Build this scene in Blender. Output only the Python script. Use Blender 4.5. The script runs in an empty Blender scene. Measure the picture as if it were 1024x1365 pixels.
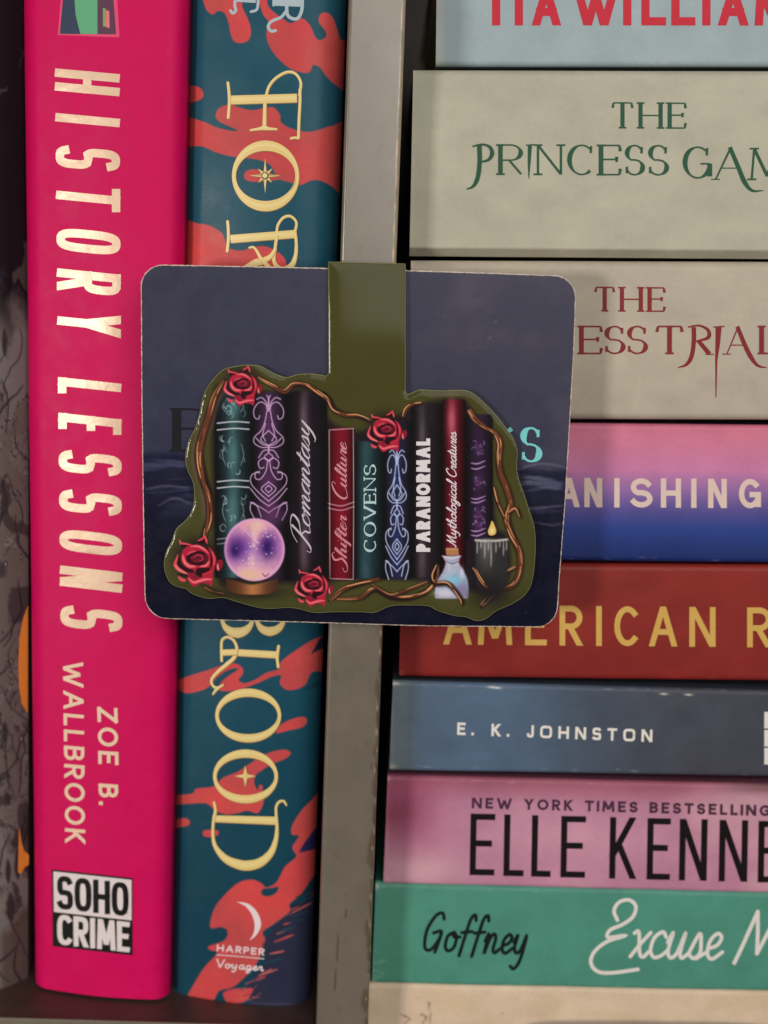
import bpy, math, random
import numpy as np
from mathutils import Matrix, Vector

S = bpy.context.scene
R_ = math.radians
random.seed(7)
rng = np.random.default_rng(7)

# ------------------------------------------------------------------ camera
W0, H0, F0 = 1024.0, 1365.0, 1700.0          # photograph size and focal length in its pixels
DIST = 0.22
pitch, roll = R_(10.4), R_(1.7)
fw = np.array([0.0, math.cos(pitch), -math.sin(pitch)])
rt0 = np.array([1.0, 0.0, 0.0]); up0 = np.cross(rt0, fw)
RT = math.cos(roll) * rt0 + math.sin(roll) * up0
UP = -math.sin(roll) * rt0 + math.cos(roll) * up0
CAM = -fw * DIST
cd = bpy.data.cameras.new('camera'); cam = bpy.data.objects.new('camera', cd)
S.collection.objects.link(cam); S.camera = cam
cam.matrix_world = Matrix(((RT[0], UP[0], -fw[0], CAM[0]), (RT[1], UP[1], -fw[1], CAM[1]),
                           (RT[2], UP[2], -fw[2], CAM[2]), (0, 0, 0, 1)))
cd.sensor_fit = 'HORIZONTAL'; cd.sensor_width = 36; cd.lens = F0 * 36 / W0
cd.clip_start = 0.01; cd.clip_end = 20
cd.dof.use_dof = True; cd.dof.focus_distance = DIST - 0.003
cd.dof.aperture_fstop = 0.0598 / 0.0038

# ------------------------------------------------------------------ light
wd = bpy.data.worlds.new('World'); S.world = wd; wd.use_nodes = True
bg = wd.node_tree.nodes['Background']
bg.inputs[0].default_value = (1.0, 0.9, 0.78, 1); bg.inputs[1].default_value = 0.06

def area(name, loc, target, size, power, col, size_y=None):
    l = bpy.data.lights.new(name, 'AREA'); l.energy = power; l.color = col; l.size = size
    if size_y: l.shape = 'RECTANGLE'; l.size_y = size_y
    o = bpy.data.objects.new(name, l); S.collection.objects.link(o)
    o.location = loc
    o.rotation_euler = (Vector(target) - Vector(loc)).to_track_quat('-Z', 'Y').to_euler()
    return o
area('room_lamp', (-0.76, -0.95, -0.04), (0, 0, 0), 0.18, 6.3, (1.0, 0.91, 0.80))
area('room_light', (0.40, -1.25, 0.53), (0, 0, 0), 1.1, 12.9, (1.0, 0.93, 0.84))
S.view_settings.view_transform = 'Standard'; S.view_settings.look = 'None'
S.view_settings.exposure = -0.03; S.view_settings.gamma = 1.0
EXPO = np.array([0.92, 0.86, 0.78])           # mean light that falls on a front face: albedo = picture colour / this

# ------------------------------------------------------------------ projection
def rays(px, py):
    px = np.asarray(px, float); py = np.asarray(py, float)
    return fw + ((px - W0 / 2) / F0)[..., None] * RT - ((py - H0 / 2) / F0)[..., None] * UP

def at(px, py, Y):
    d = rays(px, py)
    t = (np.asarray(Y, float) - CAM[1]) / d[..., 1]
    return CAM + d * t[..., None]

def to_px(p):
    v = p - CAM
    z = v @ fw
    return W0 / 2 + F0 * (v @ RT) / z, H0 / 2 - F0 * (v @ UP) / z

MM = 0.001

class Surf:
    """a spine or face: four corners (photo pixels), depth of left and right edge, and a profile in u or v"""
    def __init__(s, tl, tr, br, bl, yl, yr, prof=None, wv=.5):
        s.tl, s.tr, s.br, s.bl = at(*tl, yl), at(*tr, yr), at(*br, yr), at(*bl, yl)
        s.prof = prof or (lambda u, v: 0 * u); s.wv = wv
    def world(s, u, v, lift=0.0):
        u = np.asarray(u, float); v = np.asarray(v, float)
        U, V = u[..., None], v[..., None]
        p = (1 - U) * (1 - V) * s.tl + U * (1 - V) * s.tr + U * V * s.br + (1 - U) * V * s.bl
        p = p.copy(); p[..., 1] += s.prof(u, v) + s.warp(p) - lift
        return p
    def warp(s, p):
        return (fbm(p[..., 0] * 55 + 40, p[..., 2] * 55 + 40 + 300 * s.tl[0], 601, 3) - .5) * s.wv * MM
    def uv(s, X, Z):
        u = np.full(np.shape(X), .5); v = u.copy()
        for _ in range(7):
            a = (1 - v) * s.tl[0] + v * s.bl[0]; b = (1 - v) * s.tr[0] + v * s.br[0]
            u = (X - a) / (b - a)
            a = (1 - u) * s.tl[2] + u * s.tr[2]; b = (1 - u) * s.bl[2] + u * s.br[2]
            v = (Z - a) / (b - a)
        return u, v
    def at(s, px, py, lift=0.0):
        px = np.asarray(px, float); py = np.asarray(py, float)
        Y = np.full(px.shape, s.tl[1])
        for _ in range(7):
            p = at(px, py, Y)
            u, v = s.uv(p[..., 0], p[..., 2])
            uc = np.clip(u, 0, 1); vc = np.clip(v, 0, 1)
            Y = (1 - uc) * s.tl[1] + uc * s.tr[1] + s.prof(uc, vc) + s.warp(p)
        p = at(px, py, Y); p[..., 1] -= lift
        return p

class Flat:
    def __init__(s, Y): s.Y = Y
    def at(s, px, py, lift=0.0):
        p = at(px, py, np.full(np.shape(px), s.Y)); p = p.copy(); p[..., 1] -= lift
        return p

# ------------------------------------------------------------------ mesh helpers
def link(name, me, mat, parent=None):
    o = bpy.data.objects.new(name, me); S.collection.objects.link(o)
    if mat: me.materials.append(mat)
    if parent: o.parent = parent; o.matrix_parent_inverse = parent.matrix_world.inverted()
    return o

def mesh(name, verts, faces, mat, parent=None, cols=None, smooth=True):
    verts = np.asarray(verts, float)
    if parent is not None:
        verts = verts - np.array(parent.location)
    me = bpy.data.meshes.new(name)
    faces = list(faces) if not isinstance(faces, np.ndarray) else faces
    if isinstance(faces, np.ndarray):
        n = len(faces); k = faces.shape[1]
        me.vertices.add(len(verts)); me.vertices.foreach_set('co', verts.astype(np.float32).ravel())
        me.loops.add(n * k); me.loops.foreach_set('vertex_index', faces.astype(np.int32).ravel())
        me.polygons.add(n); me.polygons.foreach_set('loop_start', np.arange(0, n * k, k, dtype=np.int32))
        me.update(calc_edges=True)
    else:
        me.from_pydata([tuple(v) for v in verts], [], faces)
    me.validate()
    me.polygons.foreach_set('use_smooth', np.full(len(me.polygons), smooth))
    if cols is not None:
        a = me.color_attributes.new('Col', 'FLOAT_COLOR', 'POINT')
        c = np.ones((len(verts), 4), np.float32); c[:, :3] = cols
        a.data.foreach_set('color', c.ravel())
    o = bpy.data.objects.new(name, me); S.collection.objects.link(o)
    if mat: me.materials.append(mat)
    if parent is not None: o.parent = parent
    return o

def thing(name, label, cat, loc, group=None):
    o = bpy.data.objects.new(name, None); S.collection.objects.link(o)
    o.location = tuple(loc); o.empty_display_size = 0.01
    o['label'] = label; o['category'] = cat
    if group: o['group'] = group
    return o

def grid_faces(nu, nv):
    i = np.arange(nu - 1)[None, :] + np.arange(nv - 1)[:, None] * nu
    i = i.ravel()
    return np.stack([i, i + nu, i + nu + 1, i + 1], 1)

def lin(c):
    c = np.clip(np.asarray(c, float), 0, 1)
    return np.where(c <= 0.04045, c / 12.92, ((c + 0.055) / 1.055) ** 2.4)

def alb(c255):
    """albedo of a surface that shows as this colour in the picture's even light"""
    return fit(lin(np.asarray(c255, float) / 255.0) / EXPO)

def fit(a):
    """keep the hue where a channel would pass what paint can reflect"""
    a = np.asarray(a, float); return np.clip(a / np.maximum(1, a.max(-1, keepdims=True) / .86), 0, 1)

BOX = [(0, 1, 2, 3), (7, 6, 5, 4), (0, 4, 5, 1), (1, 5, 6, 2), (2, 6, 7, 3), (3, 7, 4, 0)]
class MB:
    def __init__(s): s.v = []; s.f = []
    def hexa(s, p):
        b = len(s.v); s.v += [tuple(q) for q in p]; s.f += [tuple(b + i for i in f) for f in BOX]
    def box(s, x0, x1, y0, y1, z0, z1):
        s.hexa([(x0, y0, z0), (x1, y0, z0), (x1, y0, z1), (x0, y0, z1), (x0, y1, z0), (x1, y1, z0), (x1, y1, z1), (x0, y1, z1)])
    def build(s, name, mat, parent=None, bevel=0.0, smooth=False):
        o = mesh(name, s.v, s.f, mat, parent, smooth=smooth)
        if bevel:
            m = o.modifiers.new('bevel', 'BEVEL'); m.width = bevel; m.segments = 3; m.limit_method = 'ANGLE'
        return o

# ------------------------------------------------------------------ materials
def mat(name, col=None, rough=0.5, spec=0.5, metal=0.0, bump=0.0, bscale=900.0, vary=0.0, vscale=60.0, attr=False, coat=0.0, coat_rough=0.15, bdist=0.0001):
    m = bpy.data.materials.new(name); m.use_nodes = True
    nt = m.node_tree; b = nt.nodes['Principled BSDF']
    b.inputs['Roughness'].default_value = rough; b.inputs['Specular IOR Level'].default_value = spec
    b.inputs['Metallic'].default_value = metal
    b.inputs['Coat Weight'].default_value = coat; b.inputs['Coat Roughness'].default_value = coat_rough
    tc = nt.nodes.new('ShaderNodeTexCoord')
    src = None
    if attr:
        a = nt.nodes.new('ShaderNodeAttribute'); a.attribute_name = 'Col'; src = a.outputs['Color']
    else:
        r = nt.nodes.new('ShaderNodeRGB'); r.outputs[0].default_value = (*col, 1); src = r.outputs[0]
    if vary:
        n = nt.nodes.new('ShaderNodeTexNoise'); n.inputs['Scale'].default_value = vscale; n.inputs['Detail'].default_value = 8
        n.inputs['Roughness'].default_value = 0.65
        nt.links.new(tc.outputs['Object'], n.inputs['Vector'])
        mr = nt.nodes.new('ShaderNodeMapRange'); mr.inputs[1].default_value = .25; mr.inputs[2].default_value = .75
        mr.inputs[3].default_value = 1 - vary; mr.inputs[4].default_value = 1 + vary
        nt.links.new(n.outputs['Fac'], mr.inputs[0])
        vm = nt.nodes.new('ShaderNodeVectorMath'); vm.operation = 'SCALE'
        nt.links.new(src, vm.inputs[0]); nt.links.new(mr.outputs[0], vm.inputs['Scale'])
        src = vm.outputs[0]
        mr2 = nt.nodes.new('ShaderNodeMapRange'); mr2.inputs[1].default_value = .3; mr2.inputs[2].default_value = .7
        mr2.inputs[3].default_value = max(0.02, rough - .08); mr2.inputs[4].default_value = min(1, rough + .08)
        nt.links.new(n.outputs['Fac'], mr2.inputs[0]); nt.links.new(mr2.outputs[0], b.inputs['Roughness'])
    nt.links.new(src, b.inputs['Base Color'])
    if bump:
        n2 = nt.nodes.new('ShaderNodeTexNoise'); n2.inputs['Scale'].default_value = bscale; n2.inputs['Detail'].default_value = 4
        nt.links.new(tc.outputs['Object'], n2.inputs['Vector'])
        bp = nt.nodes.new('ShaderNodeBump'); bp.inputs['Strength'].default_value = bump; bp.inputs['Distance'].default_value = bdist
        nt.links.new(n2.outputs['Fac'], bp.inputs['Height']); nt.links.new(bp.outputs[0], b.inputs['Normal'])
        if coat: nt.links.new(bp.outputs[0], b.inputs['Coat Normal'])
    return m

M = dict(
    shelf=mat('shelf_paint', attr=True, rough=.32, spec=.8, coat=.9, coat_rough=.22, bump=.10, bscale=1100, vary=.05, vscale=160),
    shelf_in=mat('shelf_inside', alb((46, 33, 29)), rough=.6, bump=.3, vary=.25, vscale=80),
    dark=mat('shelf_back', alb((34, 28, 26)), rough=.7, vary=.2),
    jacket=mat('jacket_print', attr=True, rough=.5, spec=.14, bump=.12, bscale=1800, vary=.035, vscale=220),
    satin=mat('satin_print', attr=True, rough=.38, spec=.16, bump=.10, bscale=1500, vary=.03, vscale=180),
    paper=mat('paperback_print', attr=True, rough=.45, spec=.25, bump=.18, bscale=1300, vary=.05, vscale=120),
    board=mat('book_board', alb((120, 30, 60)), rough=.6),
    pages=mat('page_edges', alb((190, 172, 140)), rough=.85, vary=.12, vscale=500),
    foil=mat('cream_foil', alb((226, 190, 158)), rough=.30, spec=.45, metal=0.08, bump=.35, bscale=360, bdist=.0002, vary=.03),
    cream=mat('cream_ink', alb((232, 196, 165)), rough=.45),
    gold=mat('gold_ink', attr=True, rough=.4, spec=.5),
    card=mat('card_print', attr=True, rough=.30, spec=.22, bump=.15, bscale=1500, vary=.05, vscale=240),
    core=mat('card_core', alb((214, 196, 178)), rough=.9, vary=.15, vscale=900, bump=.8, bscale=2500),
    mark=mat('bookmark_print', attr=True, rough=.5, spec=.10, coat=.30, coat_rough=.08, bump=.02, bscale=300),
    markedge=mat('bookmark_rim', alb((138, 138, 92)), rough=.35, spec=.4, coat=.3, vary=.25, vscale=400),
    olive=mat('olive_film', alb((76, 73, 33)), rough=.5, spec=.10, coat=.30, coat_rough=.08),
)
INKS = {}
def ink(rgb, rough=.45):
    k = (tuple(rgb), rough)
    if k not in INKS: INKS[k] = mat('ink_%d' % len(INKS), alb(rgb), rough=rough, spec=.18, vary=.04, vscale=300)
    return INKS[k]

# ------------------------------------------------------------------ noise and painter (numpy)
def vnoise(x, y, seed=0):
    xi = np.floor(x).astype(np.int64); yi = np.floor(y).astype(np.int64)
    xf = x - xi; yf = y - yi
    xf = xf * xf * (3 - 2 * xf); yf = yf * yf * (3 - 2 * yf)
    def h(a, b):
        n = (a * 374761393 + b * 668265263 + seed * 974711) & 0x7fffffff
        n = ((n ^ (n >> 13)) * 1274126177) & 0x7fffffff
        return ((n ^ (n >> 16)) & 0xffff) / 65535.0
    return (h(xi, yi) * (1 - xf) + h(xi + 1, yi) * xf) * (1 - yf) + (h(xi, yi + 1) * (1 - xf) + h(xi + 1, yi + 1) * xf) * yf

def fbm(x, y, seed=0, oct=5):
    s = 0; a = .5
    for k in range(oct):
        s = s + a * vnoise(x * 2 ** k + 17.3 * k, y * 2 ** k - 9.1 * k, seed + k); a *= .5
    return s / (1 - .5 ** oct)

def smooth(pts, n=8, closed=False):
    """Catmull-Rom through the points"""
    P = np.asarray(pts, float)
    if len(P) < 3 and not closed: return P
    if closed: Q = np.vstack([P[-1], P, P[0], P[1]])
    else: Q = np.vstack([2 * P[0] - P[1], P, 2 * P[-1] - P[-2]])
    out = []
    t = np.linspace(0, 1, n, endpoint=False)[:, None]
    for i in range(1, len(Q) - 2):
        p0, p1, p2, p3 = Q[i - 1], Q[i], Q[i + 1], Q[i + 2]
        out.append(.5 * ((2 * p1) + (-p0 + p2) * t + (2 * p0 - 5 * p1 + 4 * p2 - p3) * t ** 2 + (-p0 + 3 * p1 - 3 * p2 + p3) * t ** 3))
    out = np.vstack(out)
    return out if closed else np.vstack([out, P[-1]])

def seg_dist(x, y, A, B, wa=None, wb=None):
    """distance to the polyline minus its half width"""
    best = np.full(x.shape, 1e9)
    for k in range(len(A)):
        dx, dy = B[k] - A[k]
        L = dx * dx + dy * dy + 1e-12
        t = np.clip(((x - A[k][0]) * dx + (y - A[k][1]) * dy) / L, 0, 1)
        d = np.hypot(x - A[k][0] - t * dx, y - A[k][1] - t * dy)
        if wa is not None: d = d - (wa[k] * (1 - t) + wb[k] * t)
        np.minimum(best, d, out=best)
    return best

def inside(x, y, P):
    c = np.zeros(x.shape, bool)
    n = len(P)
    for i in range(n):
        x0, y0 = P[i]; x1, y1 = P[(i + 1) % n]
        if y0 == y1: continue
        m = ((y0 > y) != (y1 > y)) & (x < (x1 - x0) * (y - y0) / (y1 - y0) + x0)
        c ^= m
    return c

class Paint:
    def __init__(s, x, y, base):
        s.x = np.asarray(x, float); s.y = np.asarray(y, float)
        s.c = np.empty((len(s.x), 3)); s.c[:] = np.asarray(base, float)
    def sel(s, P, pad):
        lo = P.min(0) - pad; hi = P.max(0) + pad
        return np.nonzero((s.x > lo[0]) & (s.x < hi[0]) & (s.y > lo[1]) & (s.y < hi[1]))[0]
    def mix(s, i, col, a):
        a = np.clip(a, 0, 1)[:, None]
        s.c[i] = s.c[i] * (1 - a) + np.asarray(col, float) * a
    def poly(s, P, col, aa=1.0, op=1.0, sm=True, n=8):
        P = smooth(P, n, True) if sm else np.asarray(P, float)
        i = s.sel(P, aa + 1)
        if not len(i): return
        x, y = s.x[i], s.y[i]
        d = seg_dist(x, y, P, np.roll(P, -1, 0))
        sd = np.where(inside(x, y, P), -d, d)
        s.mix(i, col(x, y) if callable(col) else col, op * (.5 - sd / (2 * aa)))
    def stroke(s, P, w, col, aa=.7, op=1.0, sm=True, n=6, taper=True):
        P = smooth(P, n) if sm else np.asarray(P, float)
        ws = np.full(len(P), w / 2.0)
        if taper: ws = ws * (0.35 + .65 * np.sin(np.pi * np.clip(np.linspace(.03, .97, len(P)), 0, 1)) ** .6)
        i = s.sel(P, w + aa + 1)
        if not len(i): return
        d = seg_dist(s.x[i], s.y[i], P[:-1], P[1:], ws[:-1], ws[1:])
        s.mix(i, col, op * (.5 - d / (2 * aa)))
    def blob(s, cx, cy, rx, ry, col, op=1.0, p=1.0):
        i = s.sel(np.array([[cx - 2.6 * rx, cy - 2.6 * ry], [cx + 2.6 * rx, cy + 2.6 * ry]]), 0)
        q = ((s.x[i] - cx) / rx) ** 2 + ((s.y[i] - cy) / ry) ** 2
        s.mix(i, col, op * np.exp(-q ** p))
    def ell(s, cx, cy, rx, ry, col, aa=1.0, op=1.0):
        t = np.linspace(0, 2 * np.pi, 48, endpoint=False)
        s.poly(np.stack([cx + rx * np.cos(t), cy + ry * np.sin(t)], 1), col, aa, op, sm=False)
    def out(s, contrast=1.0):
        c = s.c / 255.0
        if contrast != 1: c = np.clip(c, 0, 1) ** contrast * 1.08
        return fit(lin(c) / EXPO)

def resample(P, step):
    P = np.asarray(P, float); Q_ = np.vstack([P, P[:1]])
    L = np.r_[0, np.cumsum(np.linalg.norm(np.diff(Q_, axis=0), axis=1))]
    n = max(8, int(L[-1] / step)); t = np.linspace(0, L[-1], n, endpoint=False)
    return np.stack([np.interp(t, L, Q_[:, 0]), np.interp(t, L, Q_[:, 1])], 1)
def face_grid(P, step):
    """grid of points inside the outline, border points pulled onto it"""
    lo, hi = P.min(0) - step, P.max(0) + step
    nu, nv = int((hi[0] - lo[0]) / step) + 2, int((hi[1] - lo[1]) / step) + 2
    gx, gy = np.meshgrid(lo[0] + step * np.arange(nu), lo[1] + step * np.arange(nv))
    x, y = gx.ravel(), gy.ravel()
    ins = inside(x, y, P)
    f = grid_faces(nu, nv)
    f = f[ins[f].any(1)]
    used = np.unique(f); re = np.full(len(x), -1); re[used] = np.arange(len(used))
    x, y, ins, f = x[used].copy(), y[used].copy(), ins[used], re[f]
    A, B = P, np.roll(P, -1, 0)
    o = np.nonzero(~ins)[0]
    best = np.full(len(o), 1e9); bx = np.zeros(len(o)); by = np.zeros(len(o))
    for k_ in range(len(A)):
        d = B[k_] - A[k_]; L = d @ d + 1e-12
        t = np.clip(((x[o] - A[k_][0]) * d[0] + (y[o] - A[k_][1]) * d[1]) / L, 0, 1)
        qx, qy = A[k_][0] + t * d[0], A[k_][1] + t * d[1]
        dd = (x[o] - qx) ** 2 + (y[o] - qy) ** 2
        m = dd < best; best[m] = dd[m]; bx[m] = qx[m]; by[m] = qy[m]
    x[o], y[o] = bx, by
    return x, y, f
# ------------------------------------------------------------------ lettering: ribbons along strokes
def split(P, ang=35):
    out = []; cur = [P[0]]
    for i in range(1, len(P)):
        cur.append(P[i])
        if i < len(P) - 1:
            a = P[i] - P[i - 1]; b = P[i + 1] - P[i]
            c = a @ b / (np.linalg.norm(a) * np.linalg.norm(b) + 1e-9)
            if c < math.cos(R_(ang)): out.append(np.array(cur)); cur = [P[i]]
    out.append(np.array(cur))
    return out

class Ribbons:
    """flat ink strokes in photo pixels, laid on a surface; every next stroke a few microns higher"""
    def __init__(s, surf, lift=0.03 * MM): s.surf = surf; s.lift = lift; s.v = []; s.f = []; s.n = 0; s.k = 0; s.c = []
    def add(s, px, faces, col=None):
        w = s.surf.at(px[:, 0], px[:, 1], s.lift + (s.k % 60) * 0.002 * MM)
        s.k += 1
        s.v.append(w); s.f += [tuple(s.n + i for i in f) for f in faces]; s.n += len(px)
        if col is not None: s.c.append(np.broadcast_to(np.asarray(col, float), (len(px), 3)))
    def strip(s, P, w, cap='butt', col=None):
        P = np.asarray(P, float)
        keep = np.r_[True, np.linalg.norm(np.diff(P, axis=0), axis=1) > 1e-6]
        P = P[keep]; w = np.broadcast_to(np.asarray(w, float), (len(keep),))[keep]
        if len(P) < 2: return
        if cap == 'square':                              # lengthen both ends by half the width
            a_, b_ = P[1] - P[0], P[-1] - P[-2]
            P = P.copy(); P[0] -= a_ / np.linalg.norm(a_) * w[0] / 2; P[-1] += b_ / np.linalg.norm(b_) * w[-1] / 2
        L = np.linalg.norm(np.diff(P, axis=0), axis=1)   # short pieces, so that ink follows a rounded spine
        if L.max() > 4:
            s0 = np.r_[0, np.cumsum(L)]; t0 = [0.0]
            for q in range(len(L)):
                m = max(1, int(math.ceil(L[q] / 4))); t0 += list(s0[q] + L[q] * np.arange(1, m + 1) / m)
            P = np.stack([np.interp(t0, s0, P[:, 0]), np.interp(t0, s0, P[:, 1])], 1); w = np.interp(t0, s0, w)
        d = np.diff(P, axis=0); d /= np.linalg.norm(d, axis=1)[:, None]
        t = np.vstack([d[:1], d[:-1] + d[1:], d[-1:]])
        t /= np.linalg.norm(t, axis=1)[:, None] + 1e-9
        cs = np.r_[1, np.clip((t[1:-1] * d[:-1]).sum(1), .6, 1), 1]
        nrm = np.stack([-t[:, 1], t[:, 0]], 1) * (w / 2 / cs)[:, None]
        n = len(P); kk = max(1, int(math.ceil(w.max() / 4)))
        V = np.vstack([P + nrm * (1 - 2 * j / kk) for j in range(kk + 1)])
        F = [(j * n + i, j * n + i + 1, (j + 1) * n + i + 1, (j + 1) * n + i) for j in range(kk) for i in range(n - 1)]
        if cap == 'round':
            for e, dr in ((0, -d[0]), (n - 1, d[-1])):
                a0 = math.atan2(dr[1], dr[0]); tt = np.linspace(a0 - math.pi / 2, a0 + math.pi / 2, 8)
                b = len(V); V = np.vstack([V, P[e] + w[e] / 2 * np.stack([np.cos(tt), np.sin(tt)], 1)])
                F.append(tuple(range(b, b + 8)))
        s.add(V, F, col)
    def line(s, P, w, cap='butt', col=None, sm=False, n=8, taper=0.0):
        P = smooth(P, n) if sm else np.asarray(P, float)
        if taper:
            t = np.linspace(0, 1, len(P)); w = w * (1 - taper + taper * np.sin(np.pi * t) ** .7)
        if sm: s.strip(P, w, cap, col)
        else:
            for q in split(P): s.strip(q, w if np.ndim(w) == 0 else w[:len(q)], cap, col)
    def poly(s, P, col=None, sm=False, n=6):
        P = smooth(P, n, True) if sm else np.asarray(P, float)
        s.add(P, [tuple(range(len(P)))], col)
    def patch(s, P, col=None, sm=False, step=1.5):
        P = resample(smooth(P, 6, True) if sm else np.asarray(P, float), step)
        x, y, f = face_grid(P, step)
        s.add(np.stack([x, y], 1), [tuple(q) for q in f], col)
    def ring(s, outer, inner, col=None):
        n = len(outer); V = np.vstack([outer, inner])
        s.add(V, [(i, (i + 1) % n, n + (i + 1) % n, n + i) for i in range(n)], col)
    def build(s, name, m, parent):
        c = fit(lin(np.vstack(s.c) / 255.) / EXPO) if s.c else None
        o = mesh(name, np.vstack(s.v), s.f, m, parent, cols=c, smooth=False)
        # faces towards the viewer (-Y)
        me = o.data; flip = [p.index for p in me.polygons if p.normal.y > 0]
        if flip:
            import bmesh
            bm = bmesh.new(); bm.from_mesh(me); bm.faces.ensure_lookup_table()
            bmesh.ops.reverse_faces(bm, faces=[bm.faces[i] for i in flip]); bm.to_mesh(me); bm.free()
        return o

def arc(cx, cy, rx, ry, a0, a1, n=16, p=2.0):
    t = np.radians(np.linspace(a0, a1, n))
    c, s_ = np.cos(t), np.sin(t)
    e = 2.0 / p
    return list(zip(cx + rx * np.sign(c) * np.abs(c) ** e, cy + ry * np.sign(s_) * np.abs(s_) ** e))

def caps(ch, p=2.0):
    """(natural width, strokes) of a capital, box 0..1 x 0..1"""
    G = {
        'A': (.95, [[(0, 0), (.5, 1)], [(.5, 1), (1, 0)], [(.2, .34), (.8, .34)]]),
        'B': (.72, [[(0, 0), (0, 1)], [(0, 1), (.5, 1)] + arc(.5, .765, .44, .235, 90, -90, 12, p) + [(0, .53)],
                    [(0, .53), (.55, .53)] + arc(.55, .265, .45, .265, 90, -90, 12, p) + [(0, 0)]]),
        'C': (.85, [arc(.52, .5, .52, .5, 48, 312, 28, p)]),
        'D': (.85, [[(0, 0), (0, 1)], [(0, 1), (.4, 1)] + arc(.4, .5, .6, .5, 90, -90, 20, p) + [(0, 0)]]),
        'E': (.66, [[(0, 0), (0, 1)], [(0, 1), (1, 1)], [(0, .52), (.85, .52)], [(0, 0), (1, 0)]]),
        'F': (.62, [[(0, 0), (0, 1)], [(0, 1), (1, 1)], [(0, .5), (.85, .5)]]),
        'G': (.92, [arc(.5, .5, .5, .5, 48, 335, 28, p), [(.62, .46), (.98, .46), (.98, .05)]]),
        'H': (.84, [[(0, 0), (0, 1)], [(1, 0), (1, 1)], [(0, .5), (1, .5)]]),
        'I': (.12, [[(.5, 0), (.5, 1)]]),
        'J': (.55, [[(1, 1), (1, .3)] + arc(.5, .3, .5, .3, 0, -170, 12, p)]),
        'K': (.76, [[(0, 0), (0, 1)], [(0, .36), (.95, 1)], [(.3, .56), (1, 0)]]),
        'L': (.6, [[(0, 0), (0, 1)], [(0, 0), (1, 0)]]),
        'M': (1.05, [[(0, 0), (.08, 1)], [(.08, 1), (.5, .1)], [(.5, .1), (.92, 1)], [(.92, 1), (1, 0)]]),
        'N': (.86, [[(0, 0), (0, 1)], [(0, 1), (1, 0)], [(1, 0), (1, 1)]]),
        'O': (.95, [arc(.5, .5, .5, .5, 0, 360, 41, p)]),
        'P': (.68, [[(0, 0), (0, 1)], [(0, 1), (.5, 1)] + arc(.5, .73, .5, .27, 90, -90, 14, p) + [(0, .46)]]),
        'R': (.72, [[(0, 0), (0, 1)], [(0, 1), (.5, 1)] + arc(.5, .74, .48, .26, 90, -90, 14, p) + [(0, .48)], [(.42, .48), (1, 0)]]),
        'S': (.7, [arc(.5, .74, .46, .26, 30, 180, 12, p) + arc(.5, .74, .46, .26, 180, 258, 6, p)[1:-1] + [(.5, .51)] + arc(.5, .255, .5, .255, 75, 0, 6, p)[1:-1] + arc(.5, .255, .5, .255, 0, -152, 12, p)]),
        'T': (.76, [[(.5, 0), (.5, 1)], [(0, 1), (1, 1)]]),
        'V': (.9, [[(0, 1), (.5, 0)], [(.5, 0), (1, 1)]]),
        'W': (1.3, [[(0, 1), (.27, 0)], [(.27, 0), (.5, .92)], [(.5, .92), (.73, 0)], [(.73, 0), (1, 1)]]),
        'Y': (.84, [[(0, 1), (.5, .45)], [(.5, .45), (1, 1)], [(.5, .47), (.5, 0)]]),
        'Z': (.76, [[(0, 1), (1, 1)], [(1, 1), (0, 0)], [(0, 0), (1, 0)]]),
        '.': (.14, [[(.5, 0), (.5, .03)]]),
        ' ': (.42, []),
    }
    return G[ch]

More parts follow.
